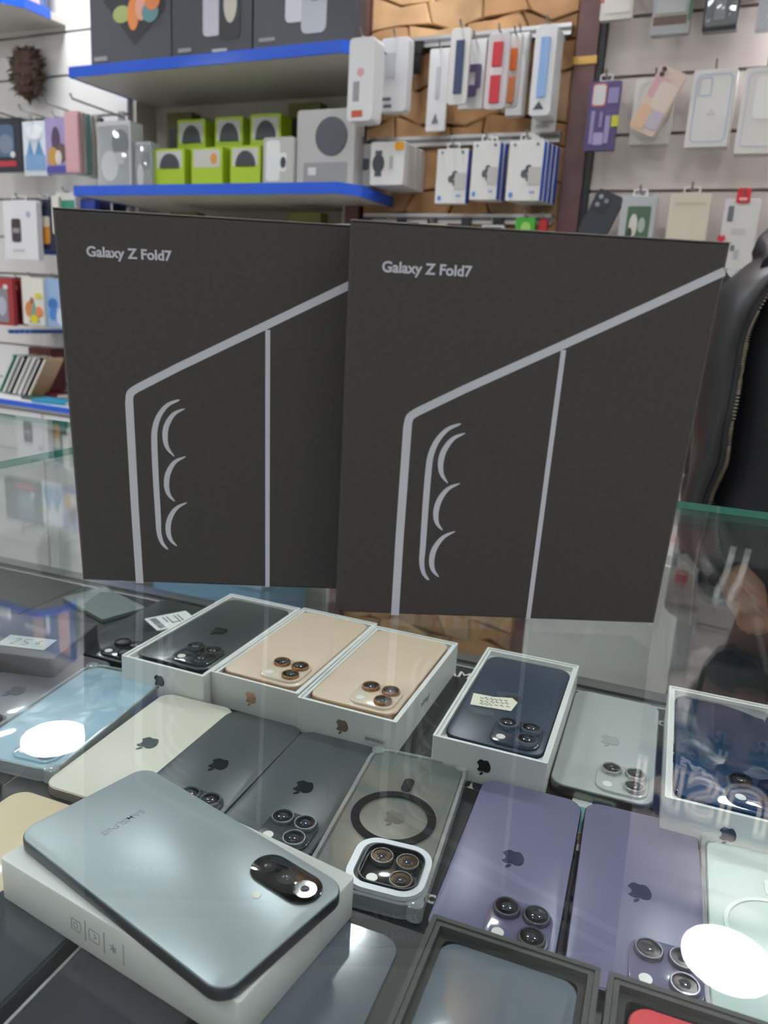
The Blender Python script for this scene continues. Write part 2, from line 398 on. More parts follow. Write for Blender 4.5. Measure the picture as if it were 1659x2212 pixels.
def phone(name, label, q, W, L, T, zb, back, side, cams='tri', emb=None, rz_c=None, r=.0115, plate=None, ring=None, group=None, lensd=.0145, brand=None, flash=True, embh=.0185, plate_h=.0020, lens_h=.0022, camxy=None):
    """phone lying back up at height zb; its top end points to -y, camera corner at +x -y"""
    C, a = fit(q, W, L, zb + T) if rz_c is None else rz_c
    t = thing(name, label, 'phone', (C.x, C.y, zb), a, group)
    MB().rr(W, L, r, 0, T - .0006, .0008, .0012, n=8).build('frame', side, t, True)
    MB().rr(W - .0014, L - .0014, r - .0007, T - .0012, T, .0005, n=8).build('back_panel', back, t, True)
    b = MB()
    b.box(W / 2 - .0006, W / 2 + .0006, L * .14, L * .14 + .017, T * .35, T * .65); b.build('power_button', side, t)
    for k in (0, 1): MB().box(-W / 2 - .0006, -W / 2 + .0006, -L * .20 + k * .016, -L * .20 + .011 + k * .016, T * .35, T * .65).build('volume_button', side, t)
    MB().box(W / 2 - .0006, W / 2 + .0005, -L * .22, -L * .22 + .010, T * .35, T * .65).build('side_button', side, t)
    if emb is not None:
        emblem(t, embh, emb, Matrix.Translation((0, -.002, T)) @ Matrix.Rotation(math.pi, 4, 'Z'))
    ring = ring or mat('#2b2c30', .2, .8)
    if cams == 'tri':
        s = .036 * W / .0715; cx, cy = W / 2 - s / 2 - .0045, -L / 2 + s / 2 + .0045
        if camxy: cx, cy = camxy
        pl = MB().rr(s, s, .010, T - .0003, T + plate_h, .0007, n=8).build('camera_plate', plate or back, t, True)
        pl.location = (cx, cy, 0)
        o_ = s * .235; z = T + plate_h - .0001
        for dx, dy in ((-o_, o_ * .95), (o_, o_ * .05 + o_ * .0 + o_ * .9), (o_, -o_)): pass
        lens(t, cx - o_, cy + o_, z, lensd, lens_h, ring); lens(t, cx + o_, cy + o_, z, lensd, lens_h, ring); lens(t, cx + o_, cy - o_, z, lensd, lens_h, ring)
        if flash: MB().lathe([(.0036, 0), (.0034, .0004), (.0001, .0005)], 20).build('flash', mat('#e9e7df', .3), t, True, (cx - o_ * 1.15, cy - o_ * 1.2, z))
    elif cams == 'duo':
        s1, s2 = .021, .044; cx, cy = W / 2 - s1 / 2 - .006, -L / 2 + s2 / 2 + .006
    elif cams == 'single':
        lens(t, W / 2 - .012, -L / 2 + .012, T, .010, .0012, ring)
    return t
MT = .0018
def tray_box(name, label, q, W, L, zr, H, m=M_WHITE, mi=M_WHITE2, emb=None, embh=.013, wall=.0035, double=True, group=None):
    """open lower half of a phone carton; rim at zr"""
    C, a = fit(q, W, L, zr); zb = zr - H
    t = thing(name, label, 'box', (C.x, C.y, zb), a, group)
    MB().frame(W, L, .0012, wall * .55, 0, H, n=2).build('outer_wall', m, t)
    MB().box(-W / 2 + .001, W / 2 - .001, -L / 2 + .001, L / 2 - .001, .0, .0015).build('base', m, t)
    if double: MB().frame(W - wall * 1.15, L - wall * 1.15, .0010, wall * .75, .002, H - .0012, n=2).build('inner_wall', m, t)
    MB().frame(W - wall * 2.6, L - wall * 2.6, .001, .0032, .002, H - .0055, r2=.008, n=4).build('card_liner', mi, t)
    if emb is not None:
        emblem(t, embh, emb, Matrix.Translation((W * -.03, -L / 2 - .0001, H * .47)) @ Matrix.Rotation(math.radians(90), 4, 'X') @ Matrix.Rotation(math.pi, 4, 'Z'))
    t['_c'] = 0; del t['_c']
    return t, (C, a), zb
def inside(pose, dx=0., dy=0., da=0.):
    C, a = pose; ex = Vector((math.cos(a), math.sin(a), 0)); ey = Vector((-math.sin(a), math.cos(a), 0))
    return (C + ex * dx + ey * dy, a + da)
def on_deck(a, b, z=None): return CA * a + CB * b + Vector((0, 0, DECK if z is None else z))
def abpose(a0, a1, b0, b1): return (CA * ((a0 + a1) / 2) + CB * ((b0 + b1) / 2), CANG)
WTX = mat('#e6e6e6', .5)
def ab_mat(a0, a1, b0, b1, label, txt=()):
    C, an = abpose(a0, a1, b0, b1)
    t = thing('display_mat', label, 'mat', (C.x, C.y, DECK), an, 'black printed mats under the phones')
    MB().rr(a1 - a0 - .002, b1 - b0 - .002, .003, .0002, .0014, .0002).build('board', M_MAT, t)
    for (s, a, b, w_) in txt:
        link('lettering', xform(fit_text(s, w_, .02, .0001), Matrix.Translation((a - (a0 + a1) / 2, b - (b0 + b1) / 2, .0015))), WTX, t)
ab_mat(-.86, -.62, .20, .695, 'black mat at the far left end of the glass counter')
ab_mat(-.62, -.40, .44, .695, 'black mat under the dark phone with a barcode sticker')
ab_mat(-.62, -.40, .20, .44, 'black mat under the light blue phone in a clear case')
ab_mat(-.40, -.10, .50, .695, 'black mat lettered in white beside the open gold phone boxes', [('SAMSUNG', -.177, .670, .078)])
ab_mat(-.10, .18, .50, .695, 'black mat under the silver phone, lettered beside the right-hand open box', [('lo', .022, .662, .014)])
ab_mat(-.40, -.06, .20, .50, 'black mat under the phone with a round black ring', [('Jol', -.100, .377, .016)])
ab_mat(-.06, .30, .20, .50, 'black mat under the two purple phones')
ZP = DECK + .0017
ZR = ZP + .030
GOLD, GOLDS, GOLDR = mat('#e2cbb1', .38, coat=.15), mat('#c79f80', .28, .85), mat('#bd8d68', .2, .9)
EMB_GOLD = mat('#dba98c', .3, .3); EMB_BLK = mat('#141516', .35); EMB_BRONZE = mat('#8c7a68', .3, .3)
# ---- white open cartons with phones inside
b1, p1, z1 = tray_box('phone_box', 'white open phone box with a dark graphite phone inside, farthest left of the white boxes',
    [(262.6, 1416), (499.6, 1281), (648, 1314), (440, 1463)], .085, .176, ZR, .030, emb=EMB_BLK)
phone('phone', 'dark graphite phone with three lenses lying in the leftmost white box', None, .0755, .157, .008, ZR - .0095, mat('#3a4041', .28, coat=.1), mat('#1b1e20', .25, .7),
      emb=mat('#15181a', .12), rz_c=inside(p1, .0, .001), ring=mat('#5c6164', .2, .7), plate=mat('#24292b', .12, coat=.6), lensd=.0155, lens_h=.0028)
b2, p2, z2 = tray_box('phone_box', 'white open phone box with a gold phone and a pale gold emblem',
    [(452, 1449), (656, 1315), (816, 1349.5), (648, 1492)], .084, .168, ZR, .030, emb=EMB_GOLD)
phone('phone', 'gold phone with three lenses in the middle white box', None, .0750, .154, .0085, ZR - .0085, GOLD, GOLDS, emb=None, rz_c=inside(p2, .0, .0), ring=GOLDR, plate=mat('#e8d6bf', .18, coat=.5), lensd=.0150, lens_h=.0028)
b3, p3, z3 = tray_box('phone_box', 'white open phone box with a gold phone, a bronze emblem and a small number sticker',
    [(638, 1505), (816, 1355), (989.5, 1389), (856, 1557)], .086, .167, ZR, .030, emb=EMB_BRONZE)
phone('phone', 'gold phone with three lenses in the box bearing a number sticker', None, .0750, .154, .0085, ZR - .0080, GOLD, GOLDS, emb=None, rz_c=inside(p3, .0, .0), ring=GOLDR, plate=mat('#e8d6bf', .18, coat=.5), lensd=.0150, lens_h=.0028)
# number sticker and side lettering of the third box
M0 = Matrix.Translation((.026, -.167 / 2 - .0002, .010)) @ RX90
st = link('number_sticker', MB().rr(.019, .0085, .0008, 0, .00015).mesh('number_sticker'), mat('#dfe0dd', .4), b3); st.matrix_local = M0
me = fit_text('88980850', .016, 0., .00005, ax='CENTER', ay='CENTER'); me.transform(Matrix.Translation((0, 0, .0002))); link('sticker_digits', me, mat('#4a4d52', .5), st)
me = fit_text('iPhone', .022, 0., .00005, ax='CENTER', ay='CENTER')
me.transform(Matrix.Translation((.086 / 2 + .0001, -.012, .0145)) @ Matrix.Rotation(math.radians(90), 4, 'Z') @ RX90 @ Matrix.Rotation(math.pi, 4, 'Z')); link('side_lettering', me, mat('#77706a', .4), b3)
b4, p4, z4 = tray_box('phone_box', 'white open phone box holding a dark blue phone with a paper note',
    [(935.7, 1587), (1053, 1396), (1247.7, 1436), (1188, 1657)], .086, .177, ZR, .030, emb=EMB_BLK)
f4 = phone('phone', 'dark blue phone with a cream paper note taped on its back', None, .0755, .158, .008, ZR - .0105, mat('#2e3e50', .3), mat('#22303f', .3, .7), emb=mat('#1c2733', .15), rz_c=inside(p4), ring=mat('#6d7c88', .2, .7), plate=mat('#27374a', .12, coat=.5), lensd=.0160, lens_h=.0032)
nt_ = link('paper_note', MB().prism([(-.021, -.009), (.012, -.0125), (.018, .003), (.014, .010), (-.001, .0085), (-.0185, .0115)], 0, .0003).mesh('paper_note'), mat('#e9e3cf', .7), f4)
nt_.matrix_local = Matrix.Translation((-.012, -.012, .0084)) @ Matrix.Rotation(math.radians(14), 4, 'Z')
mb = MB()
for y0 in (.0035, -.0015, -.0065):
    x = -.013
    while x < .010:
        stroke(mb, spline([(x, y0, 0), (x + .001, y0 + random.uniform(.001, .003), 0), (x + .002, y0 - random.uniform(0, .002), 0), (x + .003, y0 + .0012, 0)], 3), .0004, .0003, .00045); x += random.uniform(.0034, .005)
mb.build('handwriting', mat('#4c5260', .6), nt_)
for (x, y) in ((-.006, -.0235), (.006, .0155)):
    tp = link('sticky_tape', MB().box(-.009, .009, -.004, .004, 0, .0003).mesh('sticky_tape'), M_CASE, f4); tp.matrix_local = Matrix.Translation((-.012 + x, -.0105 + y, .0085)) @ Matrix.Rotation(.2, 4, 'Z')
b5, p5, z5 = tray_box('phone_box', 'white open phone box at the right edge with a glossy deep blue phone',
    [(1436, 1723), (1446, 1479), None, None], .088, .178, ZR + .002, .0325, emb=EMB_BLK)
phone('phone', 'glossy deep blue mirror-like phone in the rightmost white box', None, .0765, .160, .0078, ZR - .0075, mat('#24405e', .02, coat=1., spec=.9), mat('#1d3148', .2, .8), emb=None, rz_c=inside(p5), ring=mat('#18283c', .1, .7), plate=mat('#1f3a58', .05, coat=1.), lensd=.0150, lens_h=.0028, flash=True)
# ---- loose phones on the mats
P2Q = [(1195, 1688), (1242, 1485), (1422, 1525.5), (1410, 1748)]
phone('phone', 'silver grey phone lying loose between two white boxes', P2Q, .0735, .161, .0085, ZP, mat('#b4b7b4', .34), mat('#8f8b84', .28, .9), emb=mat('#a7aaa8', .2), ring=mat('#cfcfca', .2, .8), plate=mat('#bfc2bf', .15, coat=.5), lensd=.0150, lens_h=.0032)
def clear_case(t, W, L, T, r=.013, hole=None, extra=.0026):
    c = MB().frame(W + 2 * extra, L + 2 * extra, r + .002, extra * .8, -.0005, T + .0012, n=8).build('clear_case', M_CRIM, t, True)
    for sx in (-1, 1):
        for sy in (-1, 1):
            MB().rr(.010, .010, .004, .0, T + .0018, .0006, cx=sx * (W / 2 - .0015), cy=sy * (L / 2 - .0015), n=4).build('corner_bumper', M_CRIM, c, True)
    return c
ph = phone('phone', 'pale blue mirror-bright phone in a clear bumper case at the left', [None, (199, 1431), (344, 1470), (125, 1672)], .0735, .150, .0080, ZP + .001, mat('#a9c6d6', .04, coat=1., spec=.8), mat('#8ea7b5', .25, .8), emb=None, ring=mat('#a9bfcb', .15, .7), plate=mat('#9fbccd', .05, coat=1.), lensd=.0150, lens_h=.0026)
clear_case(ph, .0735, .150, .0080)
phone('phone', 'cream white phone with a silver emblem beside the dark grey phones', [(98, 1686), (356, 1499), (506, 1532), None], .0700, .146, .0078, ZP, mat('#d8d3c3', .36), mat('#c6bda6', .3, .8), cams='single', emb=mat('#8d9698', .12, .8), ring=mat('#c9c4b8', .2, .7))
def edge_pose(FL, FR, W, L, zt, ang=CANG):
    a = onz(FL[0], FL[1], zt); b = onz(FR[0], FR[1], zt); m = (a + b) / 2
    return Vector((m.x, m.y, 0)) - Vector((-math.sin(ang), math.cos(ang), 0)) * L / 2, ang
GRY, GRYS = mat('#464c4e', .32), mat('#23282a', .25, .8)
PLD = mat('#3c4245', .12, coat=.5)
phone('phone', 'dark grey phone between the cream phone and another dark grey phone', None, .0685, .146, .0080, ZP, GRY, GRYS, emb=mat('#191d20', .1), rz_c=edge_pose((506, 1531), (655, 1573), .0685, .146, ZP + .008, math.radians(-20.0)), plate=PLD, lensd=.0150, lens_h=.0028, ring=mat('#7d8284', .2, .7), embh=.017)
phone('phone', 'dark grey phone next to the phone in a clear ringed case', None, .0685, .140, .0080, ZP, GRY, GRYS, emb=mat('#191d20', .1), rz_c=edge_pose((662, 1574), (823, 1618), .0685, .140, ZP + .008, math.radians(-19.5)), plate=PLD, lensd=.0155, lens_h=.0028, ring=mat('#7d8284', .2, .7), embh=.017)
# phone with ring case
ph = phone('phone', 'grey phone in a clear case with a round black ring and white camera guard', [(650, 1900), (821, 1623), (1005, 1656), (899, 1958)], .0680, .148, .0080, ZP + .001, mat('#6c6d69', .28, coat=.2), mat('#3c403f', .25, .8), emb=mat('#515350', .2), plate=mat('#17191b', .1, coat=.6), lensd=.0148, lens_h=.0028, ring=mat('#6c6f72', .2, .7), embh=.0165)
cc = clear_case(ph, .0680, .148, .0080, extra=.0030)
MB().rr(.071, .151, .013, .0082, .0090, 0, n=8).build('case_back', M_CASE, cc)
def annulus(mb, ro, ri, z0, z1, n=48, cx=0., cy=0., M=None):
    vs = []; fs = []
    for k, (r, z) in enumerate(((ro, z0), (ro, z1), (ri, z1), (ri, z0))): vs += [(cx + r * math.cos(2 * math.pi * i / n), cy + r * math.sin(2 * math.pi * i / n), z) for i in range(n)]
    for i in range(n):
        j = (i + 1) % n
        for q in range(4): fs.append((q * n + i, q * n + j, ((q + 1) % 4) * n + j, ((q + 1) % 4) * n + i))
    return mb.add(vs, fs, M)
M_RING = mat('#1b1716', .65, spec=.2)
annulus(MB(), .0285, .0228, .0091, .0095, cy=-.002).build('magnet_ring', M_RING, cc)
MB().rr(.0075, .0155, .0036, .0091, .0095, cx=.0, cy=.0365, n=8).build('alignment_bar', M_RING, cc)
MB().frame(.0480, .0455, .0140, .0045, .0091, .0122, n=8, cx=.0110, cy=-.0515).build('camera_guard', mat('#d7d9dd', .25), cc, True)
MB().frame(.0372, .0352, .0100, .0009, .0100, .0132, n=8, cx=.0125, cy=-.0515).build('guard_trim', mat('#2a2c2e', .3), cc, True)
# purple phones
PUR = mat('#6f6b88', .30); PURS = mat('#474458', .25, .85); PLP = mat('#6b6785', .12, coat=.5)
phone('phone', 'deep purple phone with a dark emblem beside the clear ringed case', [(913, 2009), (1045.5, 1678), (1260, 1732), None], .0715, .1575, .0080, ZP, PUR, PURS, emb=mat('#34364f', .08, coat=.5), plate=PLP, lensd=.0155, lens_h=.0028, ring=mat('#76737f', .2, .7), embh=.017)
phone('phone', 'deep purple phone farther right, beside the mint phone', [(1214, 2064), (1264.6, 1741.5), (1513, 1798), None], .0745, .162, .0080, ZP, PUR, PURS, emb=mat('#34364f', .08, coat=.5), plate=PLP, lensd=.0155, lens_h=.0028, ring=mat('#76737f', .2, .7), embh=.017)
mp = phone('phone', 'pale mint phone in a clear case at the right edge', None, .0735, .150, .0080, ZP + .001, mat('#cbdbd4', .22, coat=.3), mat('#a9b7b1', .3, .6), emb=None, rz_c=edge_pose((1537, 1812), (1775, 1868), .0735, .150, ZP + .009, math.radians(-20)), ring=mat('#9fb0aa', .2, .5), plate=mat('#c2d2cb', .15))
mc = clear_case(mp, .0735, .150, .0080, extra=.0030)
annulus(MB(), .0285, .0262, .0084, .0088, cy=-.002).build('magnet_ring', mat('#d9e4df', .4), mc)
MB().rr(.0075, .0155, .0036, .0084, .0088, cx=0., cy=.0375, n=8).build('alignment_bar', mat('#d9e4df', .4), mc)
# left margin phones
phone('phone', 'pale gold phone half hidden under the small white box at the left', None, .0730, .147, .0080, ZP, mat('#dcc8a4', .3, coat=.3), mat('#b89f78', .28, .85), cams='tri', emb=None, rz_c=edge_pose((38, 1706), (236, 1759), .0730, .147, ZP + .008), ring=GOLDR)
phone('phone', 'black phone at the left edge just beyond the pale gold phone', None, .0730, .147, .0080, ZP, mat('#2d2d34', .25, coat=.4), mat('#1d1d21', .3, .7), rz_c=edge_pose((-175, 1634), (40, 1683), .0730, .147, ZP + .008, math.radians(-18)), emb=None)
phone('phone', 'grey lavender phone at the far left behind the pale blue phone', None, .0755, .158, .0080, ZP, mat('#67656f', .26, coat=.3), mat('#4a4850', .28, .85), emb=mat('#4a4953', .1), rz_c=edge_pose((108, 1397), (250, 1432), .0755, .158, ZP + .008), plate=mat('#5a5862', .12, coat=.6))
ph = phone('phone', 'blackish phone with a white barcode sticker at the far back left', None, .0725, .150, .0080, ZP, mat('#2b3133', .24, coat=.3), mat('#191d1f', .28, .8), emb=mat('#14181a', .1), rz_c=edge_pose((352, 1292), (470, 1320), .0725, .150, ZP + .008), plate=mat('#22282a', .12, coat=.6), lensd=.0155, lens_h=.0028)
bs = link('barcode_sticker', MB().rr(.036, .046, .002, .0, .0002).mesh('barcode_sticker'), mat('#e4e6e2', .5), ph)
bs.matrix_local = Matrix.Translation((.010, .028, .0083)) @ Matrix.Rotation(math.radians(-32), 4, 'Z')
mb = MB(); x = -.014
while x < .014:
    w_ = random.choice((.0004, .0008, .0012)); mb.box(x, x + w_, -.019, -.012, .0002, .0003); x += w_ + random.choice((.0005, .0009))
mb.build('barcode', mat('#30343a', .6), bs)
mb = MB()
for y in (-.006, -.002, .006, .010): mb.box(-.012, random.uniform(.002, .012), y, y + .0014, .0002, .0003)
mb.box(.004, .006, -.001, .006, .0002, .0003); mb.build('printed_lines', mat('#555b62', .6), bs)
# dark carton with handwritten label, far left
C, an = onz(75, 1385, DECK + .026), math.radians(-7)
C = onz(70, 1384, DECK + .026)
tb = thing('phone_box', 'dark closed phone box with a handwritten white label at the far left', 'box', (C.x - .035, C.y + .012, ZP), an)
MB().rr(.150, .082, .003, 0, .026, .001, .0005).build('carton', mat('#3d3b42', .35, noise=.1, nscale=50), tb)
lb = MB().rr(.046, .0225, .0006, 0, .0002).build('paper_label', mat('#b9bdb8', .6), tb); lb.location = (.036, -.016, .0262)
mb = MB()
for k, path in enumerate(([(-.013, .004), (-.009, .006), (-.009, .001), (-.013, -.006), (-.008, -.005)], [(.002, .006), (-.003, .005), (-.003, .001), (.002, -.001), (.001, -.005), (-.003, -.005)], [(.013, .006), (.009, .003), (.009, -.001), (.012, -.002), (.012, .001), (.009, .0)])):
    stroke(mb, spline([(x, y, 0) for x, y in path], 4), .0006, .0002, .0003)
mb.build('handwritten_digits', mat('#3d4247', .6), lb)
# a flat grey card and blue folder by the back panel
fc = onz(258, 1291, DECK + .004)
MBx = MB().rr(.085, .052, .002, 0, .004, .0005)
tag(MBx.build('card_sleeve', mat('#6f7a76', .35), None), 'flat grey green sleeve lying at the back of the case at left', 'sleeve')
o_ = bpy.data.objects['card_sleeve']; p_ = CA * -.560 + CB * .655; o_.location = (p_.x, p_.y, ZP); o_.rotation_euler = (0, 0, CANG - .35)
# ---- near row of cartons
def carton(a0, a1, b0, b1, z1, label, m, panel=None, inset=.003, pm=None, rnd=.010, line=None):
    C, an = abpose(a0, a1, b0, b1); W, L = a1 - a0, b1 - b0; H = z1 - ZP
    t = thing('phone_box', label, 'box', (C.x, C.y, ZP), an)
    MB().rr(W, L, .0015, 0, H, .0006).build('carton', m, t)
    if panel: MB().rr(W - 2 * inset, L - 2 * inset, rnd, H, H + .0012, .0004, n=8).build(panel, pm, t)
    return t
DK = mat('#2c2e34', .12, noise=.15, nscale=30, coat=.3); SLV = mat('#a9abb0', .25, .9)
ZN = -.1655
t = carton(-.296, -.241, .10, .262, ZN, 'narrow dark glossy box at the bottom left corner under the small white box', mat('#3a3e46', .2))
MB().rr(.055 - .002, .160, .002, ZN - ZP, ZN - ZP + .0012, .0004).build('glossy_top', mat('#30363d', .08, noise=.2, nscale=25, coat=.6), t)
t = carton(-.232, -.161, .10, .262, ZN, 'black glossy box with a silver edge line at the bottom left', mat('#26262c', .25))
MB().rr(.071 - .002, .160, .002, ZN - ZP, ZN - ZP + .0012, .0004).build('glossy_top', mat('#2a2b33', .1, noise=.2, nscale=25, coat=.5), t)
MB().box(-.0362, -.0345, -.081, .081, ZN - ZP - .004, ZN - ZP + .0014).build('silver_edge', SLV, t)
carton(-.158, -.0795, .15, .325, ZN, 'black box with a dark screen panel left of the grey tray', mat('#3a3a3b', .5), 'screen_panel', .010, mat('#59616b', .12, coat=.4), .011)
TRM = mat('#4b4a47', .55); TRI = mat('#2d2d2c', .6)
def dark_tray(a0, a1, b0, b1, zr, label):
    W, L = a1 - a0, b1 - b0; C, an = abpose(a0, a1, b0, b1); H = zr - ZP
    t = thing('open_box', label, 'box', (C.x, C.y, ZP), an)
    MB().frame(W, L, .0015, .0026, 0, H, n=2).build('outer_wall', TRM, t)
    MB().frame(W - .0056, L - .0056, .0015, .0026, 0.002, H - .0008, n=2).build('inner_wall', TRM, t)
    MB().frame(W - .0114, L - .0114, .0015, .0032, 0.002, H - .0045, r2=.004, n=4).build('liner', TRI, t)
    MB().box(-W / 2 + .001, W / 2 - .001, -L / 2 + .001, L / 2 - .001, 0, .002).build('base', TRM, t)
    return t, (C, an)
ZT = -.152
t6, q6 = dark_tray(-.0775, .0060, .150, .3255, ZT, 'open dark grey tray box with a grey glass phone inside')
phone('phone', 'phone with a plain blue grey glass face in the dark tray', None, .0680, .160, .0075, ZT - .0125, mat('#6a737c', .10, coat=.5), mat('#33373b', .3, .6), cams=None, emb=None, rz_c=q6, r=.010)
t7, q7 = dark_tray(.0095, .0935, .150, .3255, ZT, 'open dark grey tray box with a red phone inside')
phone('phone', 'coral red phone in the dark tray at the bottom right', None, .0690, .158, .0075, ZT - .0095, mat('#e2474f', .35), mat('#b2343c', .35, .5), cams=None, emb=None, rz_c=inside(q7, .003, -.003), r=.010)
# ---- small white carton with the grey phone on top
bx = [onz(5, 1854, -.1395), onz(526, 2173, -.1395), onz(759, 1887, -.1395)]
C = (bx[0] + bx[2]) / 2; d = bx[1] - bx[0]; a0_ = math.atan2(d.y, d.x); d2 = bx[2] - bx[1]
Lb, Wb = d.length, d2.length
t0 = thing('phone_box', 'closed white phone box at the lower left with a grey phone resting on it', 'box', (C.x, C.y, ZN + .0012), a0_)
Hb = -.1395 - ZN - .0012
MB().rr(Lb, Wb, .0022, 0, Hb - .0004, .0010, .0008, n=4).build('carton', mat('#e3e1dc', .4), t0, True)
def side_icon(x, kind):
    M_ = Matrix.Translation((x, -Wb / 2 - .0001, Hb * .48)) @ RX90 @ Matrix.Rotation(math.radians(-90), 4, 'Z'); mb = MB()
    if kind == 0: stroke(mb, [(-.003, -.003), (.003, -.003), (.003, .003), (0, .004), (-.003, .003), (-.003, -.003)], .0003, 0, .0001, M_); stroke(mb, ell(.003, .003, 12) + [(.0015, 0)], .0003, 0, .0001, M_)
    elif kind == 1: mb.frame(.0065, .0075, .0012, .0003, 0, .0001, M=M_, n=3); stroke(mb, [(-.0015, 0), (0, .0015), (.0015, -.001)], .0003, 0, .0001, M_)
    else:
        for k in range(3): mb.tube([(.0025 * math.cos(k * 1.05), .0025 * math.sin(k * 1.05), 0), (-.0025 * math.cos(k * 1.05), -.0025 * math.sin(k * 1.05), 0)], .00028, 4, M=M_)
    for k in range(9): mb.box(-.006 + k * .0013, -.0052 + k * .0013, .0065, .0072, 0, .0001, M_)
    mb.build('printed_icon', mat('#8d8d8a', .6), t0)
for k in range(3): side_icon(-.022 + k * .013, k)
qL, qT, qR, qB = [onz(x, y, -.1318) for x, y in ((39.8, 1806.5), (306.5, 1646.5), (746.8, 1912.9), (487.4, 2154.6))]
Cp = (qL + qT + qR + qB) / 4; dy = ((qT - qR) + (qL - qB)).normalized(); ang = math.atan2(dy.y, dy.x) - math.pi / 2
W_, L_ = ((qL - qT).length + (qR - qB).length) / 2, ((qT - qR).length + (qL - qB).length) / 2
gp = thing('phone', 'satin silver grey phone with a black pill camera lying on the white box', 'phone', (Cp.x, Cp.y, -.1394), ang)
MB().rr(W_, L_, .0105, 0, .0070, .0010, .0010, n=10).build('frame', mat('#4c5157', .30, .8), gp, True)
MB().rr(W_ - .0012, L_ - .0012, .0100, .0064, .0076, .0006, n=10).build('back_panel', mat('#a9b2b5', .30, .25), gp, True)
isl = MB().rr(.0205, .0415, .0100, .0074, .0088, .0006, n=10).build('camera_island', mat('#0c0d0f', .05, coat=1.), gp, True); isl.location = (W_ / 2 - .0165, -L_ / 2 + .0265, 0)
for k, (y, r_) in enumerate(((.0125, .0030), (0., .0034), (-.0125, .0040))):
    MB().lathe([(r_ * 1.5, .0088), (r_ * 1.45, .0091), (.0001, .0091)], 24).build('lens', mat('#17181b', .06, coat=1.), isl, True, (0, y, 0))
    MB().lathe([(r_ * .6, .0091), (r_ * .5, .0093), (.0001, .0094)], 20).build('lens_core', mat('#4d4656', .08, coat=1.), isl, True, (0, y, 0))
MB().lathe([(.0024, .0076), (.0021, .0080), (.0001, .0081)], 20).build('flash', mat('#eeead8', .3), gp, True, (W_ / 2 - .0335, -L_ / 2 + .0300, 0))
me = fit_text('SAMSUNG', .026, .01, .00003, ax='CENTER', ay='CENTER')
link('lettering', xform(me, Matrix.Translation((0, L_ * .28, .0077)) @ Matrix.Rotation(math.pi, 4, 'Z')), mat('#98a1a5', .3, .3), gp)

# printed cards showing between the phones
def card(px, w, l, rz, c, label, items):
    q = onz(px[0], px[1], DECK + .0015); t = thing('printed_card', label, 'card', (q.x, q.y, DECK + .00142), rz)
    MB().rr(w, l, .002, 0, .0001).build('sheet', mat(c, .4), t)
    for nm, x, y, w_, l_, c_ in items: MB().rr(w_, l_, .001, .0001, .00016, cx=x, cy=y).build(nm, mat(c_, .4), t)
card((1275, 1775), .030, .070, CANG, '#d9ded8', 'white and teal printed card between the two purple phones', [('teal_print', -.004, .0, .010, .030, '#5f9e98'), ('teal_print', .006, .024, .014, .010, '#3f6f86'), ('brown_print', -.002, -.022, .012, .012, '#8a6d52')])
card((345, 1508), .030, .060, CANG, '#4a45a0', 'violet printed card between the left white box and the cream phone', [('pale_print', .0, .010, .016, .012, '#8a86cf')])

# ================================================================== BLACK CARTONS STANDING ON THE GLASS
M_CARD = mat('#3a3735', .62, noise=.12, nscale=420, name='black_card')
M_CARDE = mat('#565350', .6, name='card_edge')
M_PRINT = mat('#c9cbd2', .35, .25, name='silver_print')
FWD, FHT, FDP = .1578, .1785, .0262
def _homog(src, dst):
    A = []; B = []
    for (x, y), (u, v) in zip(src, dst):
        A.append([x, y, 1, 0, 0, 0, -u * x, -u * y]); B.append(u); A.append([0, 0, 0, x, y, 1, -v * x, -v * y]); B.append(v)
    n = 8
    for i in range(n):
        p = max(range(i, n), key=lambda k: abs(A[k][i])); A[i], A[p] = A[p], A[i]; B[i], B[p] = B[p], B[i]
        for k in range(n):
            if k != i:
                f = A[k][i] / A[i][i]; A[k] = [a - f * b for a, b in zip(A[k], A[i])]; B[k] -= f * B[i]
    h = [B[i] / A[i][i] for i in range(n)]
    return lambda x, y: ((h[0] * x + h[1] * y + h[2]) / (h[6] * x + h[7] * y + 1), (h[3] * x + h[4] * y + h[5]) / (h[6] * x + h[7] * y + 1))
ART = _homog([(730, 1320), (1414, 1345), (1571, 533), (752, 483)], [(0, 0), (FWD, 0), (FWD, FHT), (0, FHT)])
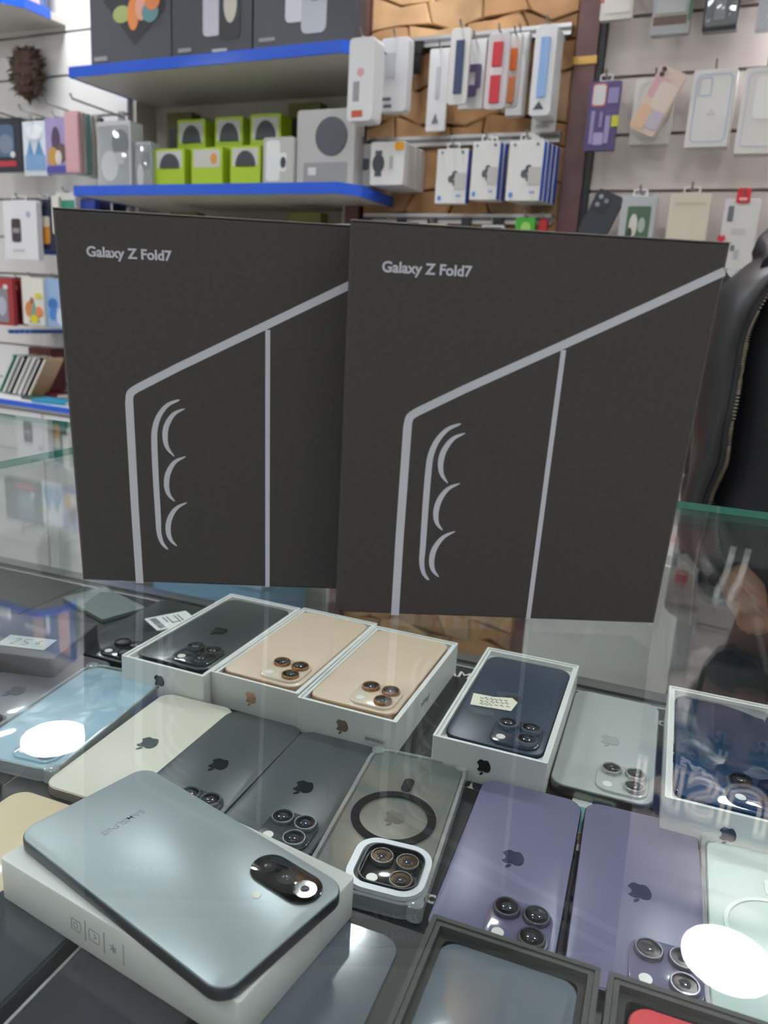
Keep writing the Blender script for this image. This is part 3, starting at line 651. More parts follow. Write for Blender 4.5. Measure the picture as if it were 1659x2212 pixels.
def fold_box(label, BL, yaw, lean, turn):
    o = onz(BL[0], BL[1], 0)
    M = Matrix.Translation((o.x, o.y, .0006)) @ Matrix.Rotation(yaw, 4, 'Z') @ Matrix.Rotation(lean, 4, 'X') @ Matrix.Rotation(turn, 4, 'Y')
    t = thing('phone_box', label, 'box', M=M, group='black foldable phone boxes')
    e = .0012
    bm_ = MB().loft([[(e, 0, e), (FWD - e, 0, e), (FWD - e, 0, FHT - e), (e, 0, FHT - e)], [(0, e, 0), (FWD, e, 0), (FWD, e, FHT), (0, e, FHT)],
               [(0, FDP * .62, 0), (FWD, FDP * .62, 0), (FWD, FDP * .62, FHT), (0, FDP * .62, FHT)]])
    bm_.build('lid', M_CARD, t)
    MB().box(.0006, FWD - .0006, FDP * .62 + .0003, FDP, .0006, FHT - .0006).build('base', M_CARD, t)
    FM = RX90                                   # flat art drawn in x,y then stood up: y -> z, z -> -y
    ed = MB(); w_ = .0005
    ed.box(0, FWD, -.0001, .0012, FHT - .0002, FHT + .0002); ed.build('worn_edge', mat('#8b8884', .7), t)
    A = MB(); P = lambda L: [ART(x, y) for x, y in L]
    pts = P([(858, 1326), (866, 1160), (880, 925)]) + [p[:2] for p in spline([Vector((*ART(880, 925), 0)), Vector((*ART(885, 905), 0)), Vector((*ART(902, 893), 0))], 4)[1:]] + P([(1000, 846), (1212, 751), (1400, 666), (1557, 594)])
    wd_ = .0036
    stroke(A, pts, [.0038] * 3 + [.0036] * (len(pts) - 3), .0, .00015, FM)
    A.build('thick_outline', M_PRINT, t)
    stroke(MB(), P([(1213, 762), (1180, 1030), (1143, 1334)]), [.0022, .0022, .0022], 0, .00015, FM).build('fold_line', M_PRINT, t)
    def crescent(name, L, wmax, p0=.5):
        q = [Vector((*ART(x, y), 0)) for x, y in L]; sp = spline(q, 5); n = len(sp)
        ws = [max(.00015, wmax * (math.sin(math.pi * min(1, max(0, i / (n - 1)))) ** p0)) for i in range(n)]
        stroke(MB(), [(v.x, v.y) for v in sp], ws, 0, .00015, FM).build(name, M_PRINT, t)
    crescent('camera_outline', [(995, 919), (966, 931), (944, 955), (931, 985), (926, 1020), (921, 1090), (916, 1180), (914, 1215), (919, 1238), (930, 1252)], .0029, .45)
    crescent('lens_crescent', [(1004, 939), (978, 951), (959, 976), (952, 1003), (955, 1027), (968, 1046)], .0026, .7)
    crescent('lens_crescent', [(994, 1046), (968, 1058), (950, 1082), (943, 1109), (946, 1131), (958, 1146)], .0026, .7)
    crescent('lens_crescent', [(985, 1148), (959, 1161), (941, 1185), (935, 1211), (939, 1231), (951, 1245)], .0026, .7)
    x0, y0 = ART(820, 594); x1, y1 = ART(1013, 603)
    me = fit_text('Galaxy Z Fold7', x1 - x0, .026, .00008)
    ys = [v.co.y for v in me.vertices]
    link('lettering', xform(me, Matrix.Translation((x0, -.0001, y0)) @ RX90), M_PRINT, t)
    return t
fold_box('black foldable phone box standing in front on the right, silver outline art', (724, 1325), math.radians(2.9), math.radians(5.8), math.radians(-.25))
fold_box('black foldable phone box standing behind on the left, partly covered by its twin', (178, 1256), math.radians(3.0), math.radians(5.2), math.radians(-.3))

# ================================================================== SHELF UNIT ON THE WALL
SH1, SH2, SH3, SD = .722, .423, .118, .23
U0, U1 = -.925, -.160
M_CAB = mat('#d5d0c6', .45, name='cabinet_white')
su = thing('shelf_unit', 'white wall shelf unit with bright blue shelf edges', 'shelf', M=WM)
wbox('back_panel', U0, U1, -.118, -.105, -.95, ZC, M_CAB, su)
wbox('side_panel', U0, U0 + .016, -.105, -.02, -.95, ZC, M_CAB, su)
wbox('side_panel', U1 - .016, U1, -.105, .0, -.95, ZC, M_CAB, su)
def shelf(z, u0, u1, parent, o0=-.105, depth=SD):
    # board with a clipped right-hand front corner
    pts = [(u0, -o0), (u0, -depth), (u1 - .035, -depth), (u1, -depth + .05), (u1, -o0)]
    s_ = MB().prism(pts, z - .020, z).build('shelf', M_CAB, parent)
    e_ = MB(); t_ = .004
    ring = [(u0 - t_, -o0 - .1), (u0 - t_, -depth - t_), (u1 - .033, -depth - t_), (u1 + t_, -depth + .048), (u1 + t_, -o0 - .06)]
    inn = [(u0, -o0 - .1), (u0, -depth), (u1 - .035, -depth), (u1, -depth + .05), (u1, -o0 - .06)]
    n = 5; vs = [(x, y, z - .022) for x, y in ring] + [(x, y, z + .004) for x, y in ring] + [(x, y, z + .004) for x, y in inn] + [(x, y, z - .022) for x, y in inn]
    fs = [(q * n + i, q * n + i + 1, ((q + 1) % 4) * n + i + 1, ((q + 1) % 4) * n + i) for i in range(n - 1) for q in range(4)] + [(0, n, 2 * n, 3 * n), (n - 1, 4 * n - 1, 3 * n - 1, 2 * n - 1)]
    e_.add(vs, fs).build('edge_strip', M_BLUE, s_)
for z in (SH1, SH2, SH3): shelf(z, -.905, -.03, su)
sl_ = thing('wall_shelf', 'white shelf with blue edge high on the left slat wall', 'shelf', M=WM)
shelf(onwall(0, 14, .2)[1] + .030, -1.9, -1.16, sl_, .0, .2)
# ------------------------------------------------------------------ hanging and standing packs
def bbox(x0, y0, x1, y1, off):
    cx, cy = (x0 + x1) / 2, (y0 + y1) / 2
    u0, u1 = onwall(x0, cy, off)[0], onwall(x1, cy, off)[0]; z1, z0 = onwall(cx, y0, off)[1], onwall(cx, y1, off)[1]
    uc, zc = onwall(cx, cy, off); w = u1 - u0; h = z1 - z0
    return uc, zc, w, h
def art(parent, w, h, items):
    for k_, (nm, kd, x0, y0, x1, y1, c) in enumerate(items):
        m = c if not isinstance(c, str) else mat(c, .4)
        ax, ay = (x0 + x1 - 1) / 2 * w, (1 - y0 - y1) / 2 * h; aw, ah = (x1 - x0) * w, (y1 - y0) * h
        if kd == 'r': p = rrect(aw, ah, min(aw, ah) * .06, 2)
        elif kd == 'R': p = rrect(aw, ah, min(aw, ah) * .22, 4)
        elif kd == 'e': p = ell(aw, ah, 20)
        elif kd == 'h': p = [(aw / 2 * math.cos(math.pi * i / 14), -ah / 2 + ah * math.sin(math.pi * i / 14)) for i in range(15)]
        elif kd == 't': p = [(-aw / 2, -ah / 2), (aw / 2, -ah / 2), (0, ah / 2)]
        elif kd == 'd': p = [(-aw / 2, ah * .1), (0, -ah / 2), (aw / 2, -ah * .1), (aw / 2, ah / 2), (-aw * .1, ah / 2)]
        th = (.0008 if nm not in ('strap', 'speaker_dome', 'round_cover') else .004) + .0004 * k_
        M_ = Matrix.Translation((ax, 0, ay)) @ RX90
        if kd == 'o': MB().frame(aw, ah, min(aw, ah) * .16, .0022, 0, th, n=4, M=M_).build(nm, m, parent)
        else: MB().prism(p, 0, th, M_).build(nm, m, parent)
def pack(name, label, cat, px, off, dep, m, items=(), rot=0., tab=None, wall=None, stand=None, group=None, rnd=.003, h_extra=0., cover=False):
    """carton or card pack; px = its box in the photograph, front face `off` in front of the wall"""
    uc, zc, w, h = bbox(*px, off)
    if stand is not None:                                   # rests on a shelf
        top = zc + h / 2; h = top - stand; zc = stand + h / 2
    M = WM @ Matrix.Translation((uc, -off, zc)) @ Matrix.Rotation(rot, 4, 'Y')
    t = thing(name, label, cat, M=M, group=group)
    bm_ = MB().rr(w, h, rnd, -dep, 0, .0008, .0005, n=3, M=RX90); bm_.build('body', m, t)
    art(t, w, h, items)
    if tab:
        MB().frame(w * .42, .016, .004, .0035, -.0012, -.0004, n=3, M=Matrix.Translation((0, 0, h / 2 + .006)) @ RX90).build('hang_tab', mat(tab, .4), t)
    if cover:
        MB().rr(w * .9, h * .86, .006, .0002, .008, .003, n=4, M=RX90).build('blister', M_BLIST, t, True)
    if wall is not None: hook(wall, uc, zc + h / 2 + (.008 if tab else .003), off + .004)
    return t, (uc, zc, w, h, off)
ORD = ('second', 'third', 'fourth', 'fifth', 'sixth')
def behind(src, pose, n, step, label, group, M_shift=(0, 0)):
    """further identical packs on the same hook"""
    for k in range(1, n + 1):
        c = src.copy(); COL.objects.link(c)
        c.matrix_world = src.matrix_world @ Matrix.Translation((M_shift[0] * k, step * k, M_shift[1] * k))
        tag(c, '%s %s' % (ORD[k - 1], label), src['category'], group)
        for ch in [o for o in src.children if o.name.split('.')[0] == 'body']:
            d = ch.copy(); COL.objects.link(d); d.parent = c
LIME, LIMES = mat('#b7d92c', .4, name='lime_card'), '#b7d92c'
# ---- top shelf: three tall dark display cartons
pk = '#3c3f47'
pack('display_carton', 'dark promotional carton with an orange flower screen picture on the top shelf', 'carton', (190, -170, 366, 130), .19, .05, mat(pk, .4), [('screen_picture', 'd', .18, .30, .93, .84, '#15161b'), ('petal', 'e', .30, .56, .52, .68, '#a5b46a'), ('petal', 'e', .48, .52, .62, .74, '#e58a3c'), ('petal', 'e', .58, .50, .72, .68, '#e9a78b'), ('petal', 'e', .66, .56, .86, .70, '#5d8a92'), ('petal', 'e', .70, .48, .88, .62, '#e07f43'), ('caption', 'r', .05, .90, .22, .93, '#8a8c92')], stand=SH1 + .001)
pack('display_carton', 'dark promotional carton with a white phone picture in the middle of the top shelf', 'carton', (369, -170, 543, 108), .19, .05, mat('#34373f', .4), [('phone_picture', 'R', .40, .40, .62, .82, '#c9c4d2'), ('phone_picture', 'R', .60, .40, .86, .86, '#17181c'), ('picture_detail', 'e', .66, .46, .82, .74, '#c9c6b4'), ('caption', 'r', .08, .89, .25, .92, '#8a8c92'), ('caption', 'r', .52, .92, .70, .94, '#b4b4b8')], stand=SH1 + .001)
pack('display_carton', 'dark promotional carton with pale phone pictures at the right of the top shelf', 'carton', (546, -170, 770, 82), .19, .05, mat('#3a3e47', .4), [('phone_picture', 'R', .32, .44, .52, .76, '#cfd2da'), ('phone_picture', 'R', .48, .40, .72, .86, '#b7bcc2'), ('picture_detail', 'e', .53, .44, .68, .62, '#8d939c'), ('caption', 'r', .06, .86, .22, .89, '#8a8c92')], stand=SH1 + .001)
# ---- middle shelf
rz = wbox('riser', -.72, -.16, -.08, .03, SH2, SH2 + .075, M_CAB, su)
def lime(label, px, off, stand, extra=None):
    its = [('window', 'r', .08, .06, .92, .46, '#d8d8d2'), ('speaker_dome', 'h', .20, .12, .84, .46, '#3c4347')]
    if extra: its = [('window', 'r', .08, .06, .92, .46, '#d8d8d2'), ('round_sticker', 'e', .62, .14, .84, .40, '#e8a24a')]
    t, p = pack('speaker_box', label, 'box', px, off, .055, LIME, its, stand=stand, group='lime green boxes on the blue-edged shelf')
    return t
ZS = SH2 + .0005
lime('lime green box, leftmost of the back row on the middle shelf', (383, 258, 443, 330), .025, ZS + .075)
lime('lime green box, middle of the back row on the middle shelf', (464, 252, 524, 325), .025, ZS + .075)
lime('lime green box, rightmost of the back row on the middle shelf', (540, 246, 606, 320), .025, ZS + .075)
lime('lime green box, leftmost of the front row on the middle shelf', (334, 321, 398, 388), .15, ZS)
lime('lime green box with a round orange sticker in the front row', (413, 318, 480, 388), .15, ZS, 1)
lime('lime green box, rightmost of the front row on the middle shelf', (497, 314, 562, 388), .15, ZS)
pack('headset_pack', 'clear headset pack with a bright white cup at the shelf left end', 'pack', (210, 262, 282, 396), .17, .05, mat('#dfe2e4', .2), [('cup', 'e', .12, .42, .62, .86, '#f4f4f2'), ('cup', 'e', .45, .12, .95, .50, '#7f868c'), ('band', 'r', .55, .45, .80, .62, '#e6e6e4')], stand=ZS, cover=True, rnd=.006)
pack('headset_pack', 'small clear pack with a white earpiece beside the lime boxes', 'pack', (293, 306, 326, 394), .165, .035, mat('#bfc3c6', .25), [('earpiece', 'e', .10, .45, .50, .95, '#f2f2f0'), ('cup', 'e', .40, .20, .90, .60, '#8d9499')], stand=ZS, cover=True, rnd=.005)
pack('white_pack', 'white blister pack with a pale phone shape right of the lime boxes', 'pack', (568, 296, 634, 388), .16, .045, mat('#c9c8c2', .35), [('white_shape', 'R', .10, .06, .56, .84, '#f0f5f4'), ('white_shape', 'R', .55, .30, .78, .66, '#eef2f0'), ('dial', 'e', .58, .38, .76, .60, '#3a3f44')], stand=ZS, rnd=.006)
pack('dial_pack', 'large grey white blister pack with a big round dark dial on the shelf', 'pack', (640, 236, 764, 390), .15, .05, mat('#c9c7c5', .3), [('round_cover', 'e', .34, .10, .88, .58, '#565b63'), ('dial_center', 'e', .50, .24, .72, .46, '#2f343b'), ('info_panel', 'r', .14, .66, .90, .92, '#9fa0a3'), ('info_square', 'r', .22, .72, .36, .82, '#e3e3e3')], stand=ZS, rnd=.008)
pack('olive_pack', 'dark olive topped pack behind the left lime boxes', 'pack', (360, 243, 414, 300), -.035, .04, mat('#6b6a3a', .5), [('dark_front', 'r', .10, .25, .90, 1.0, '#33373a'), ('grey_shape', 'e', .45, .4, .85, .9, '#83878a')], stand=ZS + .075)
pack('olive_pack', 'dark olive topped pack behind the right lime box', 'pack', (622, 222, 690, 300), -.035, .04, mat('#74743a', .5), [('dark_front', 'r', .08, .22, .92, 1.0, '#2f3634')], stand=ZS + .075)
# ---- lower shelf, tops showing over the black boxes
ZS3 = SH3 + .0005
pack('olive_pack', 'dark olive topped pack on the low shelf at left', 'pack', (366, 458, 424, 600), .06, .04, mat('#6b6a3a', .5), [('dark_front', 'r', .10, .10, .90, 1.0, '#33373a')], stand=ZS3)
pack('olive_pack', 'dark olive topped pack on the low shelf at right', 'pack', (620, 458, 690, 600), .06, .04, mat('#74743a', .5), [('dark_front', 'r', .10, .10, .90, 1.0, '#343a3a'), ('grey_shape', 'R', .35, .2, .7, .9, '#83878a')], stand=ZS3)
lime('lime green box on the low shelf, left of two tops showing', (440, 478, 500, 600), .06, ZS3)
lime('lime green box on the low shelf, right of two tops showing', (520, 482, 590, 600), .06, ZS3)
pack('white_pack', 'white pack corner showing just left of the front black box', 'pack', (722, 484, 775, 600), .12, .03, mat('#d9d7cf', .4), [('cover_sheet', 'r', .1, .05, .9, .9, '#e4e2da')], stand=ZS3)
# ------------------------------------------------------------------ stone panel goods
HK = '#222326'
def strap(label, px, off, c, frame='#e6e6e6', items=None, name='strap_pack', n=0, lab2=None, rnd=.008, group=None):
    t, p = pack(name, label, 'watch strap', px, off, .008, mat(frame, .35), items or [('strap', 'r', .32, .16, .72, .86, c)], wall=WS, rnd=rnd, cover=False)
    if n: behind(t, p, n, .010, lab2, group or 'packs hung behind others on the upper rail')
    return t
strap('white glossy strap pack with an orange base block at the stone panel left end', (752, 82, 806, 262), .26, '#e6e6e6', items=[('printed_mark', 'e', .35, .36, .62, .46, '#e3a9b2'), ('grey_print', 'r', .22, .52, .45, .76, '#9a9a9a'), ('orange_block', 'r', .20, .87, .62, .95, '#c9552f')], n=4, lab2='white strap pack back on the hook of the orange-based pack')
strap('white strap pack with grey printing beside the orange-based pack', (820, 82, 880, 242), .14, '#e6e6e6', items=[('grey_print', 'r', .25, .20, .55, .55, '#c6c8ca'), ('dark_print', 'r', .15, .80, .45, .84, '#5b5f66'), ('dark_print', 'r', .20, .90, .48, .94, '#4c525a')], n=2, lab2='white strap pack back on the hook of the grey printed pack')
strap('narrow white box with a grey strap print hanging lowest on the upper rail', (924, 106, 966, 284), .05, '#cfd0cf', items=[('strap_print', 'r', .38, .22, .62, .60, '#c2c6c8'), ('printed_mark', 't', .30, .78, .66, .90, '#77777a')], rnd=.002)
strap('clear pack with a navy blue strap on the upper rail', (970, 62, 1012, 226), .11, '#33446a', frame='#e3e2dc')
strap('white card with a curled purple strap on the upper rail', (994, 86, 1046, 236), .06, '#57496f', items=[('strap', 'R', .12, .40, .38, .72, '#57496f'), ('strap', 'R', .30, .36, .86, .46, '#57496f'), ('strap', 'R', .66, .40, .86, .70, '#57496f'), ('strap', 'R', .30, .66, .72, .82, '#57496f')], rnd=.002)
strap('clear pack with a bright red strap on the upper rail', (1050, 72, 1096, 236), .12, '#cf2434', items=[('strap', 'r', .26, .12, .70, .44, '#cf2434'), ('strap', 'r', .26, .56, .70, .92, '#cf2434'), ('belt', 'r', .18, .45, .78, .55, '#e8dede')], frame='#d8cfd2')
strap('clear pack with an orange strap just behind the red one', (1092, 78, 1122, 232), .08, '#e07a3e', items=[('strap', 'r', .30, .18, .75, .48, '#e8763a'), ('strap', 'r', .30, .58, .75, .94, '#e08a55')], frame='#ddd5d0')
strap('white card pack behind the orange strap', (1098, 72, 1136, 250), .04, '#e6e6e6', items=[('fold_line', 'r', .9, .02, .96, .98, '#c9c5be')], n=1, lab2='white card pack back on the hook behind the orange strap', rnd=.002)
strap('clear pack with a light blue strap at the right end of the upper rail', (1150, 54, 1196, 250), .12, '#8fb4e3', items=[('strap', 'r', .30, .14, .72, .80, '#8fb4e3'), ('dark_print', 't', .20, .84, .70, .93, '#3a3e46')], n=5, lab2='white pack back on the hook of the light blue strap')
pack('tall_card', 'tall white card pack hanging below the light blue strap packs', 'pack', (1152, 160, 1204, 286), .055, .006, mat('#dcdad2', .4), [('blue_band', 'r', .0, .60, .95, .72, '#6f86a8'), ('small_print', 'r', .2, .86, .7, .92, '#b9b7b0')])
ck = thing('rail_clip', 'black plastic clip hanging on the upper rail', 'clip', M=WM)
u_, z_ = onwall(903, 105, .03); wbox('clip_head', u_ - .012, u_ + .012, .0225, .034, z_ - .012, z_ + .016, M_BLACK, ck); wbox('clip_tongue', u_ - .008, u_ + .008, .024, .032, z_ - .055, z_ - .012, M_BLACK, ck)
# middle rail
t, p = pack('watch_box', 'white watch box with a black watch picture and yellow corner sticker', 'box', (800, 306, 872, 400), .13, .03, mat('#e4e3df', .4), [('watch_case', 'e', .06, .28, .42, .72, '#3b4048'), ('watch_band', 'r', .14, .20, .34, .30, '#4a5058'), ('watch_band', 'r', .14, .70, .34, .80, '#4a5058'), ('yellow_sticker', 'r', .72, .02, .98, .20, '#eda71f'), ('small_print', 'r', .58, .34, .66, .62, '#b5b7bb')], wall=WS)
behind(t, p, 3, .033, 'white watch box back on the hook of the yellow-stickered one', 'watch boxes on the middle rail')
pack('grey_pack', 'small grey pack with a dark square left of the watch boxes', 'pack', (772, 312, 800, 402), .10, .02, mat('#b9b9b9', .4), [('dark_square', 'R', .25, .34, .9, .62, '#4b5058')], wall=WS)
def lensbox(label, px, off, n, lab2):
    its = [('picture_lens', 'e', .40, .48, .58, .62, '#5a5d61'), ('picture_lens', 'e', .52, .40, .72, .54, '#46494d'), ('picture_lens', 'e', .55, .55, .74, .69, '#55585c'), ('picture_back', 'r', .62, .44, .98, .74, '#c2bfb9'), ('blue_mark', 'R', .10, .86, .20, .94, '#5b8fe0'), ('blue_mark', 'r', .70, .84, .84, .87, '#8fb0e6'), ('corner_mark', 'e', .12, .04, .20, .09, '#9aa0a8'), ('corner_mark', 'e', .78, .04, .86, .09, '#707780')]
    t, p = pack('lens_box', label, 'box', px, off, .022, mat('#e5e4e0', .4), its, tab='#e9e8e4', wall=WS)
    uc, zc, w, h, o_ = p
    MB().box(w / 2, w / 2 + .0008, .0005, .0215, -h / 2 + .002, h / 2 - .002).build('blue_side', mat('#1f56cf', .4), t)
    for k in range(1, n + 1):
        c = t.copy(); COL.objects.link(c); c.matrix_world = t.matrix_world @ Matrix.Translation((.003 * k, .026 * k, .001 * k)); tag(c, '%s %s' % (ORD[k - 1], lab2), 'box', 'lens boxes behind the front ones')
        for ch in list(t.children):
            if ch.name.split('.')[0] in ('body', 'blue_side', 'hang_tab'):
                d = ch.copy(); COL.objects.link(d); d.parent = c
lensbox('white and blue lens protector box, leftmost on the middle rail', (942, 322, 1008, 440), .10, 0, '')
lensbox('white and blue lens protector box with a wide blue side, middle of three', (1018, 306, 1076, 432), .11, 1, 'lens box back on the hook of the middle white and blue box')
lensbox('white and blue lens protector box, rightmost of three on the middle rail', (1096, 304, 1170, 434), .12, 3, 'lens box back on the hook of the rightmost white and blue box')
# lowest rail
pack('small_pack', 'lime green glossy pack on the lowest rail', 'pack', (1110, 470, 1152, 560), .08, .012, mat('#4bb83a', .2), [('leaf_print', 'e', .3, .1, .8, .4, '#a8dc6a'), ('printed_mark', 'r', .1, .5, .9, .9, '#2f8a2b')], wall=WS)
pack('small_pack', 'red pack on the lowest rail beside the green one', 'pack', (1160, 474, 1178, 560), .07, .012, mat('#c8242c', .3), [('white_print', 'r', .2, .3, .8, .7, '#d84048')], wall=WS)
pack('small_pack', 'white low pack at the left of the lowest rail', 'pack', (800, 482, 880, 560), .06, .012, mat('#dedcd4', .4), [('dark_print', 'r', .1, .1, .5, .16, '#4a4d52')], wall=WS)
pack('small_pack', 'cream low pack in the middle of the lowest rail', 'pack', (900, 484, 962, 560), .06, .012, mat('#e0d9c4', .4), [('blue_line', 'r', .1, .1, .9, .15, '#4a6fa0')], wall=WS)
pack('small_pack', 'grey low pack with dark lettering strip on the lowest rail', 'pack', (1038, 486, 1086, 560), .06, .012, mat('#cfcfcc', .4), [('dark_print', 'r', .1, .08, .9, .2, '#34373c')], wall=WS)
for k, x in enumerate((790, 866, 932, 1006, 1076)):
    u_, z_ = onwall(x, 478, .03); wbox('hook_clip', u_ - .012, u_ + .012, .0226, .03, z_ - .012, z_ + .008, mat('#2b2e38', .4), WS)
# ------------------------------------------------------------------ right slat wall goods
pack('clear_pack', 'cream clear-wrapped pack with a dark base, first in the top right row', 'pack', (1300, -60, 1370, 42), .09, .015, mat('#ddd9cd', .35), [('red_corner', 't', .0, .45, .16, .62, '#cf3a3a'), ('cover_sheet', 'r', .1, .1, .9, .86, '#e6e2d8')], wall=WR)
pack('clear_pack', 'grey clear-wrapped pack with a green side, second in the top right row', 'pack', (1412, -60, 1496, 74), .10, .02, mat('#a9aaa8', .3), [('brown_band', 'r', .05, .70, .9, .84, '#6b5244'), ('green_side', 'r', .93, .1, 1.0, .8, '#3c7a52'), ('cover_sheet', 'r', .1, .1, .85, .66, '#b9bab8')], wall=WR)
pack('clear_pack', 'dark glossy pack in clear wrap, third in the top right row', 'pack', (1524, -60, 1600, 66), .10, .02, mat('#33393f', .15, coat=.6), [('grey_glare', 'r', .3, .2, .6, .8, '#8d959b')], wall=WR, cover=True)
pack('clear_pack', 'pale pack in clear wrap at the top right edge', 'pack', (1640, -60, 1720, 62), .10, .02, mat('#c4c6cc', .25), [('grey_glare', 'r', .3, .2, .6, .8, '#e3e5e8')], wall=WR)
pack('purple_pack', 'purple card pack with an orange-framed window at the left of the right wall', 'pack', (1268, 176, 1334, 326), .09, .010, mat('#54457a', .4), [('orange_frame', 'o', .10, .03, .56, .36, '#d9694a'), ('window', 'R', .13, .05, .53, .34, '#d9d5d2'), ('grey_print', 'r', .62, .1, .96, .32, '#8f86b4'), ('pale_bar', 'r', .14, .42, .26, .90, '#9c92bc'), ('pale_bar', 'r', .42, .44, .52, .66, '#8d83b0'), ('pale_bar', 'r', .62, .5, .78, .9, '#9c92bc'), ('grey_print', 'r', .28, .74, .60, .92, '#a9a0c6'), ('yellow_tag', 'r', .82, .50, 1.05, .66, '#c9c438')], wall=WR, tab='#d9dadd')
pack('case_box', 'white case box hanging behind the pink patterned phone', 'box', (1366, 168, 1450, 312), .07, .03, mat('#d9d4cd', .4), [('phone_outline', 'o', .12, .08, .88, .92, '#cfd0d2')], wall=WR)
ph, _ = pack('phone_case', 'pink and cream patterned phone case hanging tilted on the right wall', 'phone case', (1388, 146, 1452, 292), .115, .010, mat('#d8c0b0', .35), [('pink_patch', 'R', .04, .16, .66, .48, '#d8a8ae'), ('cream_patch', 'R', .30, .20, .96, .62, '#dccabb'), ('peach_patch', 'R', .04, .60, .5, .96, '#d9b596'), ('lilac_patch', 'R', .5, .62, .96, .9, '#c0b4c2'), ('camera_hole', 'e', .10, .10, .26, .17, '#3a2f30'), ('camera_hole', 'e', .10, .02, .26, .09, '#3a2f30')], wall=None, rot=.42, rnd=.009)
pack('case_box', 'white case box printed with a pale blue phone outline', 'box', (1488, 150, 1582, 318), .09, .035, mat('#e2dfd9', .4), [('phone_outline', 'o', .10, .06, .92, .94, '#b7c2d6'), ('camera_outline', 'o', .16, .10, .46, .34, '#bcc6d8'), ('printed_mark', 't', .42, .50, .62, .58, '#d6cfc6')], wall=WR)
t, p = pack('case_box', 'white case box in torn clear wrap at the right edge', 'box', (1598, 146, 1690, 332), .11, .04, mat('#dedad3', .4), [('phone_outline', 'o', .10, .05, .92, .92, '#c3cad3'), ('cover_sheet', 'R', .3, .1, .9, .6, '#e9e7e2')], wall=WR)
pack('phone_case', 'black phone case hanging tilted at the left of the lower right row', 'phone case', (1256, 412, 1318, 560), .10, .010, mat('#2f333b', .45), [('camera_plate', 'R', .06, .05, .62, .34, '#22262d'), ('camera_hole', 'e', .14, .07, .30, .14, '#98a2ad'), ('camera_hole', 'e', .14, .19, .30, .26, '#8a949e'), ('camera_hole', 'e', .38, .10, .54, .17, '#7a848e')], wall=None, rot=.38, rnd=.009)
pack('clear_pack', 'green camouflage card pack with white figures on the lower right row', 'pack', (1336, 424, 1412, 560), .10, .015, mat('#b9bcbc', .35), [('green_picture', 'r', .20, .16, .86, 1.0, '#4b6b50'), ('white_figure', 'e', .28, .28, .52, .66, '#d8d6c8'), ('dark_patch', 'e', .24, .5, .4, .7, '#2e3830'), ('white_figure', 'e', .54, .34, .74, .58, '#aeb8b0'), ('white_figure', 'r', .46, .74, .66, .98, '#cfd2c6')], wall=WR, tab='#e8e8ea')
pack('clear_pack', 'cream card pack in shiny wrap on the lower right row', 'pack', (1440, 418, 1528, 560), .10, .012, mat('#ddd3bc', .4), [('fold_line', 'r', .12, .14, .88, .17, '#c9bfa8')], wall=WR, tab='#e4dcc8')
pack('clear_pack', 'white case pack with a bright red hang tab at the lower right', 'pack', (1556, 430, 1632, 582), .11, .02, mat('#dcdad4', .4), [('camera_print', 'R', .12, .10, .28, .32, '#6c7076'), ('grey_print', 'r', .3, .42, .7, .50, '#c9c7c2'), ('band_print', 'r', .34, .66, .46, .74, '#777b80'), ('band_print', 'r', .46, .72, .6, .86, '#b9bbbd')], wall=WR)
uc, zc, w, h = bbox(1592, 406, 1622, 438, .116)
rg = thing('red_tag', 'bright red plastic hang tag above the white case pack', 'tag', M=WM @ Matrix.Translation((uc, -.116, zc)))
MB().rr(w, h, .004, -.002, 0, .0005, n=3, M=RX90).build('tag_plate', mat('#d8202c', .3), rg)
MB().rr(w * .6, h * .2, .002, 0, .0006, n=3, M=Matrix.Translation((0, 0, -h * .25)) @ RX90).build('white_print', mat('#f0b0b0', .4), rg)
uc, zc, w, h = bbox(1549, 508, 1566, 530, .12)
rh = thing('red_charm', 'small red heart charm left of the white case pack', 'charm', M=WM @ Matrix.Translation((uc, -.12, zc)))
MB().prism([(0, -h / 2), (w / 2, h * .1), (w * .4, h * .45), (w * .15, h / 2), (0, h * .3), (-w * .15, h / 2), (-w * .4, h * .45), (-w / 2, h * .1)], 0, .006, RX90).build('heart', mat('#d8323c', .3), rh)
pack('clear_pack', 'pale pack with red and black print low beside the dark jacket', 'pack', (1540, 645, 1600, 760), .08, .012, mat('#dcdad6', .4), [('red_print', 'r', .3, .1, .5, .3, '#c04a50'), ('dark_print', 'r', .0, .02, .9, .07, '#4a4a4c')], wall=WR)
# ------------------------------------------------------------------ left slat wall goods
pack('game_pack', 'black pack with blue picture and red base strip at the far left upper row', 'pack', (-40, 256, 46, 372), .14, .02, mat('#1a2230', .35), [('blue_picture', 'R', .35, .12, .82, .72, '#4d6a8a'), ('grey_ring', 'e', .42, .30, .80, .66, '#7a8a9c'), ('red_strip', 'r', .30, .80, .86, .90, '#c0303c'), ('white_spot', 'e', .72, .62, .84, .74, '#d8dce2')], wall=WL)
pack('blue_pack', 'white pack with pale blue abstract picture on the left upper row', 'pack', (50, 262, 100, 380), .15, .015, mat('#dfe6ee', .35), [('blue_shape', 't', .10, .34, .50, .68, '#6a9cc8'), ('blue_shape', 't', .46, .34, .92, .68, '#5f92c2'), ('blue_band', 'r', .08, .62, .94, .90, '#7fa6cf'), ('pale_sky', 'e', .2, .06, .85, .34, '#f2f6fa')], wall=WL)
